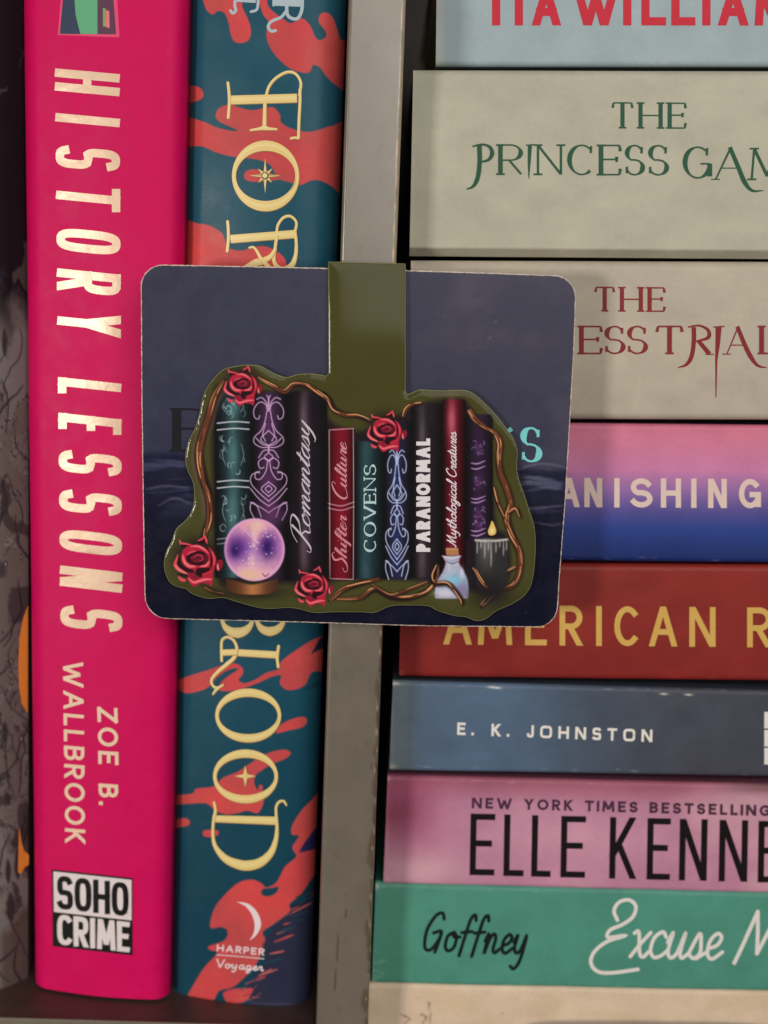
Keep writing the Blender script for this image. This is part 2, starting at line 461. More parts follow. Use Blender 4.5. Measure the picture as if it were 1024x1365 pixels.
def glyph(rb, ch, o, a, b, w, p=2.0, serif=False, thin=.25, inset=True, col=None, cap='square'):
    """letter in the box o + s*a + t*b (pixels); w stroke width in pixels"""
    o, a, b = (np.asarray(q, float) for q in (o, a, b))
    la, lb = np.linalg.norm(a), np.linalg.norm(b)
    ix, iy = (min(.45, w / 2 / max(la, 1e-6)), w / 2 / lb) if inset else (0, 0)
    if ch in 'I.': ix = 0
    if serif: ix *= .7; iy = thin * w / 2 / lb
    _, strokes = caps(ch, p)
    f = lambda q: o + (ix + (1 - 2 * ix) * q[:, :1]) * a + (iy + (1 - 2 * iy) * q[:, 1:]) * b
    pen = R_(12)
    for st in strokes:
        q = np.asarray(st, float)
        for part in split(q, 35):
            P = f(part)
            if not serif:
                dq = part[-1] - part[0]
                if len(part) == 2 and cap == 'square' and abs(dq[0]) > .05 and abs(dq[1]) > .05 and ch not in 'Z':
                    # diagonals end flat on the base and cap lines
                    yy = [0. if q_ == 0 else 1. if q_ == 1 else iy + (1 - 2 * iy) * q_ for q_ in part[:, 1]]
                    c0, c1_ = (o + (ix + (1 - 2 * ix) * part[e][0]) * a + yy[e] * b for e in (0, 1))
                    dr = (c1_ - c0) / np.linalg.norm(c1_ - c0); ua = a / la
                    hw = w / 2 / max(.3, abs(dr[0] * ua[1] - dr[1] * ua[0]))
                    n_ = max(2, int(np.linalg.norm(c1_ - c0) / 4)); kk = max(1, int(w / 4))
                    V = np.array([c0 + (c1_ - c0) * i / n_ + ua * hw * (1 - 2 * j / kk) for j in range(kk + 1) for i in range(n_ + 1)])
                    rb.add(V, [tuple(q_) for q_ in grid_faces(n_ + 1, kk + 1)], col)
                    continue
                rb.strip(P, w, cap, col)
                continue
            loc = np.stack([part[:, 0] * la, part[:, 1] * lb], 1)
            d = np.diff(loc, axis=0); t = np.vstack([d[:1], (d[:-1] + d[1:]) / 2, d[-1:]])
            ang = np.arctan2(t[:, 1], t[:, 0])
            ww = w * np.maximum(thin, np.abs(np.sin(ang + pen)) ** 1.5)
            if ch == 'N' and abs(part[0][0] - part[-1][0]) < .01: ww = ww * .5
            if ch == 'M' and abs(part[0][0] - part[-1][0]) < .15 and part[0][0] < .3: ww = ww * .5
            rb.strip(P, ww, 'butt', col)
            vert = abs(d[0][1]) > 1.2 * abs(d[0][0])
            if len(part) == 2 and vert:
                for e in (0, 1):
                    y = part[e][1]
                    if min(abs(y), abs(y - 1)) < .02 and not (ch in 'AVMW' and 0.04 < part[e][0] < .96 and y in (1, 0) and ch != 'M') and not (ch == 'N' and part[e][0] == 1 and y == 0):
                        s_ = (w * .5 + lb * .085) / la
                        rb.strip(f(np.array([[part[e][0] - s_, y], [part[e][0] + s_, y]])), w * thin * 1.15, 'butt', col)
            elif len(part) == 2 and ch in 'EFLTZ':
                for e in (0, 1):
                    if ch != 'T' and part[e][0] < .5 and not (ch == 'Z'): continue
                    y = part[e][1]; dy = .2 if y < .1 else (-.2 if y > .9 else 0)
                    x = part[e][0]
                    ends = [[x, y], [x + (.05 if e else -.05), y + dy]] if dy else [[x, y - .09], [x, y + .09]]
                    rb.strip(f(np.array(ends)), np.array([w * thin * 1.3, w * thin * 2.0]), 'butt', col)
            elif ch in 'SCG' and len(part) > 5:
                e = 0
                rb.strip(f(np.array([part[e], [part[e][0] + .04, part[e][1] + (.08 if ch == 'S' else .1)], [part[e][0] + .03, part[e][1] - .14]])[1:]), w * thin * 1.4, 'butt', col)
                if ch == 'S':
                    e = -1
                    rb.strip(f(np.array([[part[e][0] - .04, part[e][1] - .08], [part[e][0] - .03, part[e][1] + .14]])), w * thin * 1.4, 'butt', col)

def text(rb, s, o, a, b, w, gap=.2, **kw):
    """a whole word from pixel o along vector a (its full length), letters as tall as vector b"""
    o, a, b = (np.asarray(q, float) for q in (o, a, b))
    ws = [caps(c)[0] for c in s]
    tot = sum(ws) + gap * (len(s) - 1)
    x = 0
    for c, wd_ in zip(s, ws):
        if c != ' ': glyph(rb, c, o + a * x / tot, a * wd_ / tot, b, w, **kw)
        x += wd_ + gap

# cursive letters: x height .5, ascender 1, descender -.4
CUR = {
    'a': (.5, [[(.36, .42), (.22, .5), (.05, .33), (.06, .07), (.19, 0), (.32, .17), (.39, .48), (.36, .12), (.42, 0), (.54, .12)]]),
    'c': (.4, [[(.34, .4), (.24, .5), (.07, .38), (.04, .14), (.15, 0), (.3, .03), (.44, .14)]]),
    'e': (.38, [[(.05, .2), (.24, .27), (.31, .42), (.2, .5), (.06, .35), (.06, .1), (.19, 0), (.4, .14)]]),
    'f': (.34, [[(.02, .12), (.2, .5), (.36, .92), (.28, 1.0), (.18, .8), (.12, .2), (.06, -.32), (-.03, -.36)], [(.0, .48), (.36, .5)]]),
    'g': (.5, [[(.36, .42), (.2, .5), (.05, .3), (.08, .04), (.22, .03), (.36, .3), (.39, .48), (.33, -.15), (.17, -.4), (.05, -.3), (.2, -.08), (.54, .12)]]),
    'h': (.52, [[(.0, .1), (.16, .55), (.27, .93), (.2, 1.0), (.12, .75), (.05, 0), (.12, .33), (.26, .5), (.35, .4), (.33, .1), (.41, 0), (.54, .12)]]),
    'i': (.28, [[(.0, .1), (.13, .48), (.1, .1), (.17, 0), (.3, .12)], [(.19, .68), (.2, .72)]]),
    'l': (.28, [[(.0, .1), (.18, .55), (.27, .93), (.2, 1.0), (.11, .7), (.08, .1), (.16, 0), (.3, .12)]]),
    'm': (.76, [[(.0, .3), (.08, .48), (.05, 0), (.14, .38), (.24, .5), (.3, .38), (.28, 0), (.38, .38), (.48, .5), (.56, .38), (.54, .1), (.63, 0), (.78, .12)]]),
    'n': (.54, [[(.0, .3), (.08, .48), (.05, 0), (.14, .36), (.26, .5), (.34, .38), (.32, .1), (.4, 0), (.56, .12)]]),
    'o': (.46, [[(.24, .5), (.06, .38), (.05, .1), (.19, 0), (.35, .12), (.36, .38), (.24, .5), (.28, .38), (.48, .38)]]),
    'r': (.38, [[(.0, .15), (.1, .5), (.14, .44), (.28, .46), (.23, .12), (.3, 0), (.4, .12)]]),
    's': (.38, [[(.0, .1), (.16, .48), (.24, .3), (.26, .1), (.14, 0), (.03, .06)], [(.2, .0), (.4, .12)]]),
    't': (.32, [[(.0, .12), (.18, .85), (.1, .15), (.17, 0), (.34, .12)], [(.0, .58), (.32, .62)]]),
    'u': (.54, [[(.0, .3), (.08, .48), (.05, .14), (.14, 0), (.27, .1), (.37, .48), (.34, .12), (.41, 0), (.56, .12)]]),
    'F': (.4, [[(.42, .84), (.36, .98), (.24, .88), (.17, .5), (.08, -.12)], [(.02, .5), (.36, .54)]]),
    'x': (.44, [[(.02, .46), (.12, .48), (.24, .08), (.34, 0), (.44, .1)], [(.4, .48), (.22, .26), (.04, 0)]]),
    'y': (.52, [[(.0, .3), (.08, .48), (.05, .16), (.15, .02), (.28, .12), (.38, .48), (.32, -.15), (.17, -.4), (.03, -.34)]]),
    'R': (.78, [[(.3, .95), (.26, .5), (.16, .05), (.0, .02), (-.06, .2)], [(-.08, .7), (.06, .95), (.36, 1.04), (.64, .92), (.6, .62), (.3, .5), (.48, .3), (.6, .04), (.8, .1)]]),
    'S': (.6, [[(.56, .86), (.42, 1.02), (.24, .88), (.32, .62), (.46, .36), (.34, .04), (.1, -.02), (-.04, .16), (.08, .3)]]),
    'C': (.62, [[(.5, .8), (.54, .96), (.36, 1.02), (.1, .75), (.04, .3), (.22, 0), (.48, .06), (.62, .2)]]),
    'M': (.95, [[(-.08, .1), (.0, .02), (.12, .3), (.26, 1.0)], [(.26, 1.0), (.3, .5), (.34, .05)], [(.34, .05), (.5, .6), (.68, 1.0)], [(.68, 1.0), (.66, .4), (.74, .0), (.95, .12)]]),
    'G': (.7, [[(.56, .84), (.46, 1.0), (.24, .9), (.05, .5), (.1, .06), (.32, .02), (.52, .3), (.55, .48)], [(.3, .46), (.55, .5), (.5, .1), (.46, -.05)]]),
    'V': (.62, [[(0, 1), (.28, 0)], [(.28, 0), (.6, 1)]]),
}
def script(rb, s, o, a, b, w, slant=.25, cap='round', col=None, taper=0, gap=0.0, con=False):
    o, a, b = (np.asarray(q, float) for q in (o, a, b))
    tot = sum(CUR[c][0] + gap if c != ' ' else .35 for c in s)
    ua = a / tot
    x = 0
    for c in s:
        if c == ' ': x += .35; continue
        for st in CUR[c][1]:
            q = np.asarray(st, float)
            P = smooth(q, 7); ww = w
            if con:                                      # copperplate: thick downstrokes, hairline upstrokes, tall capital
                t = np.gradient(P, axis=0); t /= np.linalg.norm(t, axis=1)[:, None] + 1e-9
                ww = w * (.42 + .95 * np.clip(-t[:, 1], 0, 1) ** 1.2)
                if c.isupper(): P = P * (1.25, 1.3) - (.12, .06)
            P = o + (x + P[:, :1] + slant * P[:, 1:]) * ua + P[:, 1:] * b
            if con: rb.strip(P, ww, cap, col)
            else: rb.line(P, w, cap, col, sm=True, n=2, taper=taper)
        x += CUR[c][0] + gap

# ------------------------------------------------------------------ builders for books
def spine_grid(sf, nu, nv, u0=0, u1=1, v0=0, v1=1):
    u, v = np.meshgrid(np.linspace(u0, u1, nu), np.linspace(v0, v1, nv))
    p = sf.world(u.ravel(), v.ravel())
    return p, grid_faces(nu, nv)

def edge_prof_u(r, bulge, width_mm):
    k = r / width_mm
    def f(u, v):
        d = np.minimum(u, 1 - u)
        t = np.clip(1 - d / k, 0, 1)
        return (r * (1 - np.sqrt(np.clip(1 - t * t, 0, 1))) - bulge * (1 - (2 * u - 1) ** 2)) * MM
    return f

def edge_prof_v(r, bulge, width_mm):
    g = edge_prof_u(r, bulge, width_mm)
    return lambda u, v: g(v, u)

def nonuni(n, k):
    """parameter samples, denser towards both ends"""
    t = np.linspace(-1, 1, n); return .5 + .5 * np.sign(t) * (1 - (1 - np.abs(t)) ** k)

def upright_book(name, label, sf, mspine, paint, nu, nv, board_col, depth=.135, group=None, ulist=None):
    """a book standing on its tail: cover (spine and two boards) and page block"""
    base = (sf.bl + sf.br) / 2
    t = thing(name, label, 'book', base, group)
    us = nonuni(nu, 1.6) if ulist is None else ulist
    u, v = np.meshgrid(us, np.linspace(0, 1, nv))
    p = sf.world(u.ravel(), v.ravel()); f = grid_faces(nu, nv)
    px, py = to_px(p)
    c = paint(px, py)
    mesh('spine', p, f, mspine, t, cols=c)
    bm_ = mat(name + '_board', alb(board_col), rough=.5, vary=.05)
    mb = MB()
    D = np.array([0, depth, 0])
    for side, (T, B) in enumerate(((sf.world(0., 0.), sf.world(0., 1.)), (sf.world(1., 0.), sf.world(1., 1.)))):
        s_ = np.array([2.4 * MM if side == 0 else -2.4 * MM, 0, 0])
        e = np.array([0.02 * MM if side == 0 else -0.02 * MM, 0.02 * MM, 0])
        a = [B + e, B + s_, T + s_, T + e]
        if side: a = [B + s_, B + e, T + e, T + s_]
        mb.hexa(a + [q + D for q in a])
    mb.build('board', bm_, t)
    mb = MB()
    TL, BL, TR, BR = sf.world(0., 0.), sf.world(0., 1.), sf.world(1., 0.), sf.world(1., 1.)
    i = np.array([2.5 * MM, 2 * MM, 0]); j = np.array([-2.5 * MM, 2 * MM, 0]); z = np.array([0, 0, 3 * MM])
    y = max(TL[1], TR[1], BL[1], BR[1]) + 2 * MM
    a = [BL + i + z, BR + j + z, TR + j - z, TL + i - z]
    for q in a: q[1] = y
    mb.hexa(a + [q + D * .95 for q in a])
    mb.build('page_block', M['pages'], t)
    return t

def lying_book(name, label, sf, mspine, paint, nu, nv, board_col, depth=.13, group=None):
    """a paperback lying flat: wrap cover round the spine and page block"""
    base = (sf.bl + sf.br) / 2
    t = thing(name, label, 'book', base, group)
    u, v = np.meshgrid(np.linspace(0, 1, nu), nonuni(nv, 1.7))
    p = sf.world(u.ravel(), v.ravel())
    px, py = to_px(p)
    mesh('spine', p, grid_faces(nu, nv), mspine, t, cols=paint(px, py))
    bm_ = mat(name + '_cover', alb(board_col), rough=.5, vary=.06)
    D = np.array([0, depth, 0])
    TL, BL, TR, BR = sf.world(0., 0.), sf.world(0., 1.), sf.world(1., 0.), sf.world(1., 1.)
    mb = MB(); h = np.array([0, 0, .35 * MM]); e = np.array([0, .02 * MM, 0])
    a = [TL + e - h, TR + e - h, TR + e, TL + e]; mb.hexa(a + [q + D for q in a])
    a = [BL + e, BR + e, BR + e + h, BL + e + h]; mb.hexa(a + [q + D for q in a])
    mb.build('cover', bm_, t)
    mb = MB(); g = np.array([.6 * MM, 1.0 * MM, 0]); g2 = np.array([-.6 * MM, 1.0 * MM, 0]); h2 = h * 1.05
    y = max(q[1] for q in (TL, BL)) + 1.0 * MM
    a = [BL + g + h2, BR + g2 + h2, TR + g2 - h2, TL + g - h2]
    for q in a: q[1] = y
    mb.hexa(a + [q + D * .97 for q in a])
    mb.build('page_block', M['pages'], t)
    return t
#@@SHELF
# ------------------------------------------------------------------ the bookshelf
def post_x(y, side):
    return (464.5 - 43.5 * y / 1365.) if side == 0 else (541 - 50 * y / 1365.)
shelf = thing('bookshelf', 'taupe painted bookshelf upright and boards that hold the books', 'bookshelf', at(480., 1400., 0.))
YT, YB = -420., 1520.
w_mm = 9.9
psf = Surf((post_x(YT, 0), YT), (post_x(YT, 1), YT), (post_x(YB, 1), YB), (post_x(YB, 0), YB), 0., 0., edge_prof_u(.7, .0, w_mm), wv=.06)
us = np.r_[np.linspace(0, .1, 14), np.linspace(.1, .86, 42)[1:], np.linspace(.86, 1, 18)[1:]]
u, v = np.meshgrid(us, np.linspace(0, 1, 1400))
p = psf.world(u.ravel(), v.ravel()); px, py = to_px(p)
pt = Paint(px, py, (108, 99, 85))
n = fbm(px / 30, py / 60, 3); pt.c *= (1 + .10 * (n - .5))[:, None]
uu = u.ravel()
wear = (fbm(px / 5, py / 16, 9) - .5) * .09
e = np.clip((uu - (.935 + wear)) / .02, 0, 1) * np.clip((700 - py) / 200, 0.15, 1)
pt.mix(np.arange(len(px)), (176, 152, 122), e * .9)
dirt = fbm(px / 14, py / 30, 21)
pt.mix(np.arange(len(px)), (88, 74, 56), np.clip((dirt - .72) * 4, 0, .22))
for k in range(26):                                      # chipped paint along the right arris
    yy = 860 + k * 21 + random.uniform(-8, 8); xx = post_x(yy, 1) - random.uniform(1, 7)
    h = random.uniform(6, 17); ww = random.uniform(2, 5)
    pt.poly([(xx - ww, yy), (xx - ww * .2, yy - h), (xx + ww, yy - h * .3), (xx + ww * .6, yy + h), (xx - ww * .5, yy + h * .6)], (92, 78, 60), .9, random.uniform(.35, .8))
for xx, yy, ww, h in ((461, 1217, 2, 6), (450, 1262, 2, 17), (447, 1305, 2, 14), (508, 196, 1.2, 1.8), (495, 1020, 1.5, 5), (470, 900, 1, 1)):
    pt.poly([(xx - ww, yy + h), (xx, yy - h), (xx + ww, yy - h * .6), (xx + ww * .4, yy + h)], (84, 70, 52), .8, .7)
for yy in np.arange(-20, 1360, 33):
    pt.blob(post_x(yy, 1) - 2 + random.uniform(-2, 2), yy + random.uniform(-9, 9), 1.2, random.uniform(1, 5), (196, 178, 150), .6)
mesh('upright_face', p, grid_faces(len(us), 1400), M['shelf'], shelf, cols=pt.out())
mb = MB()
D = np.array([0, .16, 0])
q = [psf.world(0., 1.), psf.world(1., 1.), psf.world(1., 0.), psf.world(0., 0.)]
q = [k + np.array([s_ * .03 * MM, .03 * MM, 0]) for k, s_ in zip(q, (1, -1, -1, 1))]
mb.hexa(q + [k + D for k in q])
mb.build('upright', mat('shelf_side', alb((74, 62, 50)), rough=.6, vary=.1), shelf)
# boards: left one seen at the foot of the frame, right one just below it
zl = at(130., 1327., 8.5 * MM)[2]
xl = at(post_x(1340, 0) - 1, 1340., 0.)[0]
mb = MB(); mb.box(-.20, xl, .25 * MM, .16, zl - .016, zl)
mb.build('shelf_board', mat('board_top', alb((76, 58, 52)), rough=.5, vary=.35, vscale=90, bump=.4, bscale=600), shelf)
# front lip of the board, a paler painted edge
mb = MB(); mb.box(-.20, xl, -.4 * MM, .2 * MM, zl - .0165, zl + .25 * MM)
mb.build('board_edge', mat('board_lip', alb((108, 98, 84)), rough=.45, vary=.12, vscale=150, bump=.3), shelf, bevel=.0003)
zr = at(760., 1392., 5 * MM)[2]
xr = at(post_x(1390, 1) + 1, 1390., 0.)[0]
mb = MB(); mb.box(xr, .20, .3 * MM, .16, zr - .016, zr)
mb.build('shelf_board', M['shelf_in'], shelf)
mb = MB(); mb.box(-.20, .20, .161, .165, zr - .03, .22)
mb.build('back_panel', M['dark'], shelf)
#@@UPRIGHT
# ------------------------------------------------------------------ marbled book at the left edge
sf = Surf((-190, -320), (34, -320), (33, 1352), (-150, 1352), 2 * MM, 11.5 * MM, lambda u, v: (2.6 * np.clip((np.abs(2 * u - 1) - .55) / .45, 0, 1) ** 2 - .6 * (1 - (2 * u - 1) ** 2)) * MM)
M['marble'] = mat('marble_print', attr=True, rough=.6, spec=.10, bump=.12, bscale=1500, vary=.05, vscale=150)
sf.bl = sf.bl.copy(); sf.br = sf.br.copy()
sf.bl[2] = zl; sf.br[2] = zl
def paint_marble(px, py):
    P = Paint(px, py, (118, 110, 105))
    i = np.arange(len(px))
    wx = fbm(px / 70, py / 90, 31) * 3.2; wy = fbm(px / 60 + 9, py / 80, 37) * 3.2
    n = fbm(px / 60 + wx, py / 150 + wy, 41, 4)
    P.mix(i, (98, 86, 80), np.clip((n - .50) * 8, 0, .75))
    P.mix(i, (44, 34, 38), np.clip(1 - np.abs(n - .52) / .010, 0, 1) * .8)
    P.mix(i, (44, 34, 38), np.clip(1 - np.abs(n - .60) / .008, 0, 1) * .8)
    n2 = fbm(px / 50 + wy, py / 120 + wx, 47, 4)
    P.mix(i, (60, 48, 50), np.clip((n2 - .63) * 14, 0, .75))
    n3 = fbm(px / 30 + wx, py / 80 + wy, 51, 4)
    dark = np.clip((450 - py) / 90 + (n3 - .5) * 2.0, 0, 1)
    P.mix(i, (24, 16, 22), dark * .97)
    P.mix(i, (112, 102, 90), np.clip((n3 - .66) * 14, 0, .5) * np.clip((440 - py) / 60, 0, 1))
    low = np.clip((py - 1195 - (26 - px) * .9 + (n3 - .5) * 70) / 16, 0, 1) * np.clip((px + 4) / 10, 0, 1)
    P.mix(i, (84, 68, 62), low * .8)
    r3 = random.Random(12)
    for k in range(34):
        x0, y0 = r3.uniform(-20, 36), r3.uniform(420, 1280); q_ = [(x0, y0)]; a = r3.uniform(1.2, 1.9)
        for j in range(r3.randint(4, 9)):
            a += r3.uniform(-.6, .6); a = min(2.5, max(.6, a)); L_ = r3.uniform(8, 20)
            q_.append((q_[-1][0] + L_ * math.cos(a), q_[-1][1] + L_ * math.sin(a)))
        P.stroke(q_, r3.uniform(1.2, 3.2), (42, 33, 37), .8, r3.uniform(.55, .95))
    for k in range(8):
        xx, yy = r3.uniform(4, 30), r3.uniform(450, 1250); w_ = r3.uniform(3, 6); h_ = r3.uniform(8, 20)
        P.poly([(xx - w_ * .3, yy - h_), (xx + w_, yy - h_ * .2), (xx + w_ * .3, yy + h_), (xx - w_, yy + h_ * .3)], (58, 47, 49), 1.0, .85)
    for k in range(13):
        xx, yy = random.uniform(0, 30), random.uniform(600, 1150)
        r = random.uniform(1, 3.4)
        P.ell(xx, yy, r, r * 1.7, (48, 40, 42), .8, .8)
        if r > 2: P.ell(xx, yy, r * .5, r, (150, 140, 128), .8, .8)
    return P.out()
marb = upright_book('hardback_book', 'grey and black marbled book at the left edge with orange marks', sf, M['marble'], paint_marble, 150, 700, (60, 52, 50), group='books standing upright', ulist=np.linspace(0, 1, 150))
rb = Ribbons(sf, .02 * MM)
rb.patch([(37.5, 806), (31, 824), (26, 850), (24.5, 885), (25.5, 915), (29, 938), (37, 951)], sm=False, step=1.0)
rb.build('orange_mark', ink((226, 140, 56), .4), marb); rb = Ribbons(sf, .02 * MM)
rb.patch([(25.5, 1101), (28.5, 1122), (32, 1134), (38, 1139), (38, 1153), (33, 1156), (28, 1165), (24, 1163)], sm=False, step=1.0)
rb.build('orange_mark', ink((226, 140, 56), .4), marb)

# ------------------------------------------------------------------ pink book
psp = Surf((22, -330), (255, -330), (223, 1333), (43, 1314), 10.4 * MM, 6.6 * MM, edge_prof_u(3.0, 1.1, 25.5))
def paint_pink(px, py):
    P = Paint(px, py, (203, 10, 84))
    i = np.arange(len(px))
    n = fbm(px / 5, py / 5, 61, 4)
    P.c *= (1 + .05 * (n - .5))[:, None]
    # rubbed tail edge
    P.mix(i, (228, 96, 128), np.clip(1 - (1325 - py + (px - 140) * .1) / 3.0, 0, 1) * .0)
    return P.out()
pink = upright_book('hardback_book', 'hot pink hardback with tall cream foil title, standing upright', psp, M['jacket'], paint_pink, 80, 420, (150, 10, 58), group='books standing upright')
rb = Ribbons(psp, .04 * MM)
spec = [('H', 91, 120.5), ('I', 150, 162), ('S', 192.5, 222), ('T', 244, 275), ('O', 302.5, 333), ('R', 357.5, 387), ('Y', 412, 442),
        ('L', 502.5, 523.5), ('E', 550, 571), ('S', 598.5, 627.5), ('S', 651, 680), ('O', 704, 733), ('N', 753.5, 780.5), ('S', 805.5, 834.5)]
for ch, y0, y1 in spec:
    f = (y0 - 91) / (805 - 91.)
    xa = 73.2 + 7.4 * f; xb = 159.6 + 3.8 * f
    o = np.array([xa, y0]); b = np.array([xb - xa, (xb - xa) * math.tan(R_(5.2 + 1.6 * f))])
    glyph(rb, ch, o, (0.0, y1 - y0), b, 11.2, p=3.2 if ch in 'ORS' else 2.0)
rb.build('title_lettering', M['foil'], pink)
rb = Ribbons(psp, .04 * MM)
text(rb, 'WALLBROOK', (84, 880.5), (3.0, 243), (27.0, 2.4), 4.5, gap=.22)
text(rb, 'ZOE', (129.8, 942), (1.5, 76), (27, 1.8), 4.7, gap=.25)
text(rb, 'B.', (131.5, 1044), (.5, 28), (26, 1.9), 4.7, gap=.25)
rb.build('author_lettering', M['cream'], pink)
# publisher's badge: black on white over white on black
def Q(u, v):   # bilinear in the badge
    a, b, c, d = (np.array(q, float) for q in ((69, 1158.8), (177, 1170.5), (177, 1273.5), (70.5, 1261.5)))
    return (1 - u) * (1 - v) * a + u * (1 - v) * b + u * v * c + (1 - u) * v * d
rb = Ribbons(psp, .03 * MM)
g = lambda u0, v0, u1, v1: np.vstack([[Q(u0 + (u1 - u0) * k / 8, v0) for k in range(9)], [Q(u1 - (u1 - u0) * k / 8, v1) for k in range(9)]])
DK, WH = (26, 26, 24), (222, 206, 202)
def panel(rb, u0, v0, u1, v1, col):
    n = 16
    V = np.array([Q(u0 + (u1 - u0) * k / n, v0 + (v1 - v0) * j / n) for j in range(n + 1) for k in range(n + 1)])
    rb.add(V, [tuple(q) for q in grid_faces(n + 1, n + 1)], col)
panel(rb, 0, 0, 1, 1, DK); panel(rb, .02, .025, .985, .55, WH)
def word(rb, s, u0, u1, v0, v1, w, col, ws):
    x = u0; tot = sum(ws)
    for c_, q_ in zip(s, ws):
        du = (u1 - u0) * q_ / tot
        o = Q(x + du * .04, v1); glyph(rb, c_, o, Q(x + du * .96, v1) - o, Q(x + du * .04, v0) - o, w, p=3.0, col=col)
        x += du
word(rb, 'SOHO', .05, .96, .07, .505, 7.4, DK, (1, 1.05, 1.05, 1.05))
word(rb, 'CRIME', .05, .97, .575, .965, 6.6, WH, (1, 1.0, .42, 1.25, .85))
rb.build('publisher_badge', mat('badge_ink', attr=True, spec=.2, rough=.4), pink)
# little tower picture at the top
rb = Ribbons(psp, .03 * MM)
k = .2564
C = lambda *pts: np.array(pts, float) * k
rb.patch(C((345, -330), (300, 182), (622, 194), (590, -330)), (224, 74, 112))
rb.patch(C((356, -330), (311, 176), (604, 178), (566, -330)), (50, 62, 84))
rb.patch(C((380, -330), (388, 0), (394, 80), (418, 176), (507, 177), (507, -330)), (98, 166, 120))
rb.patch(C((509, -330), (509, 177), (604, 178), (566, -330)), (92, 58, 78))
rb.patch(C((535, 42), (550, 42), (552, 138), (536, 138)), (132, 158, 96))
rb.patch(C((552, 52), (568, 56), (570, 146), (552, 140)), (236, 120, 130))
rb.build('cover_picture', mat('picture_ink', attr=True, spec=.2, rough=.42), pink)

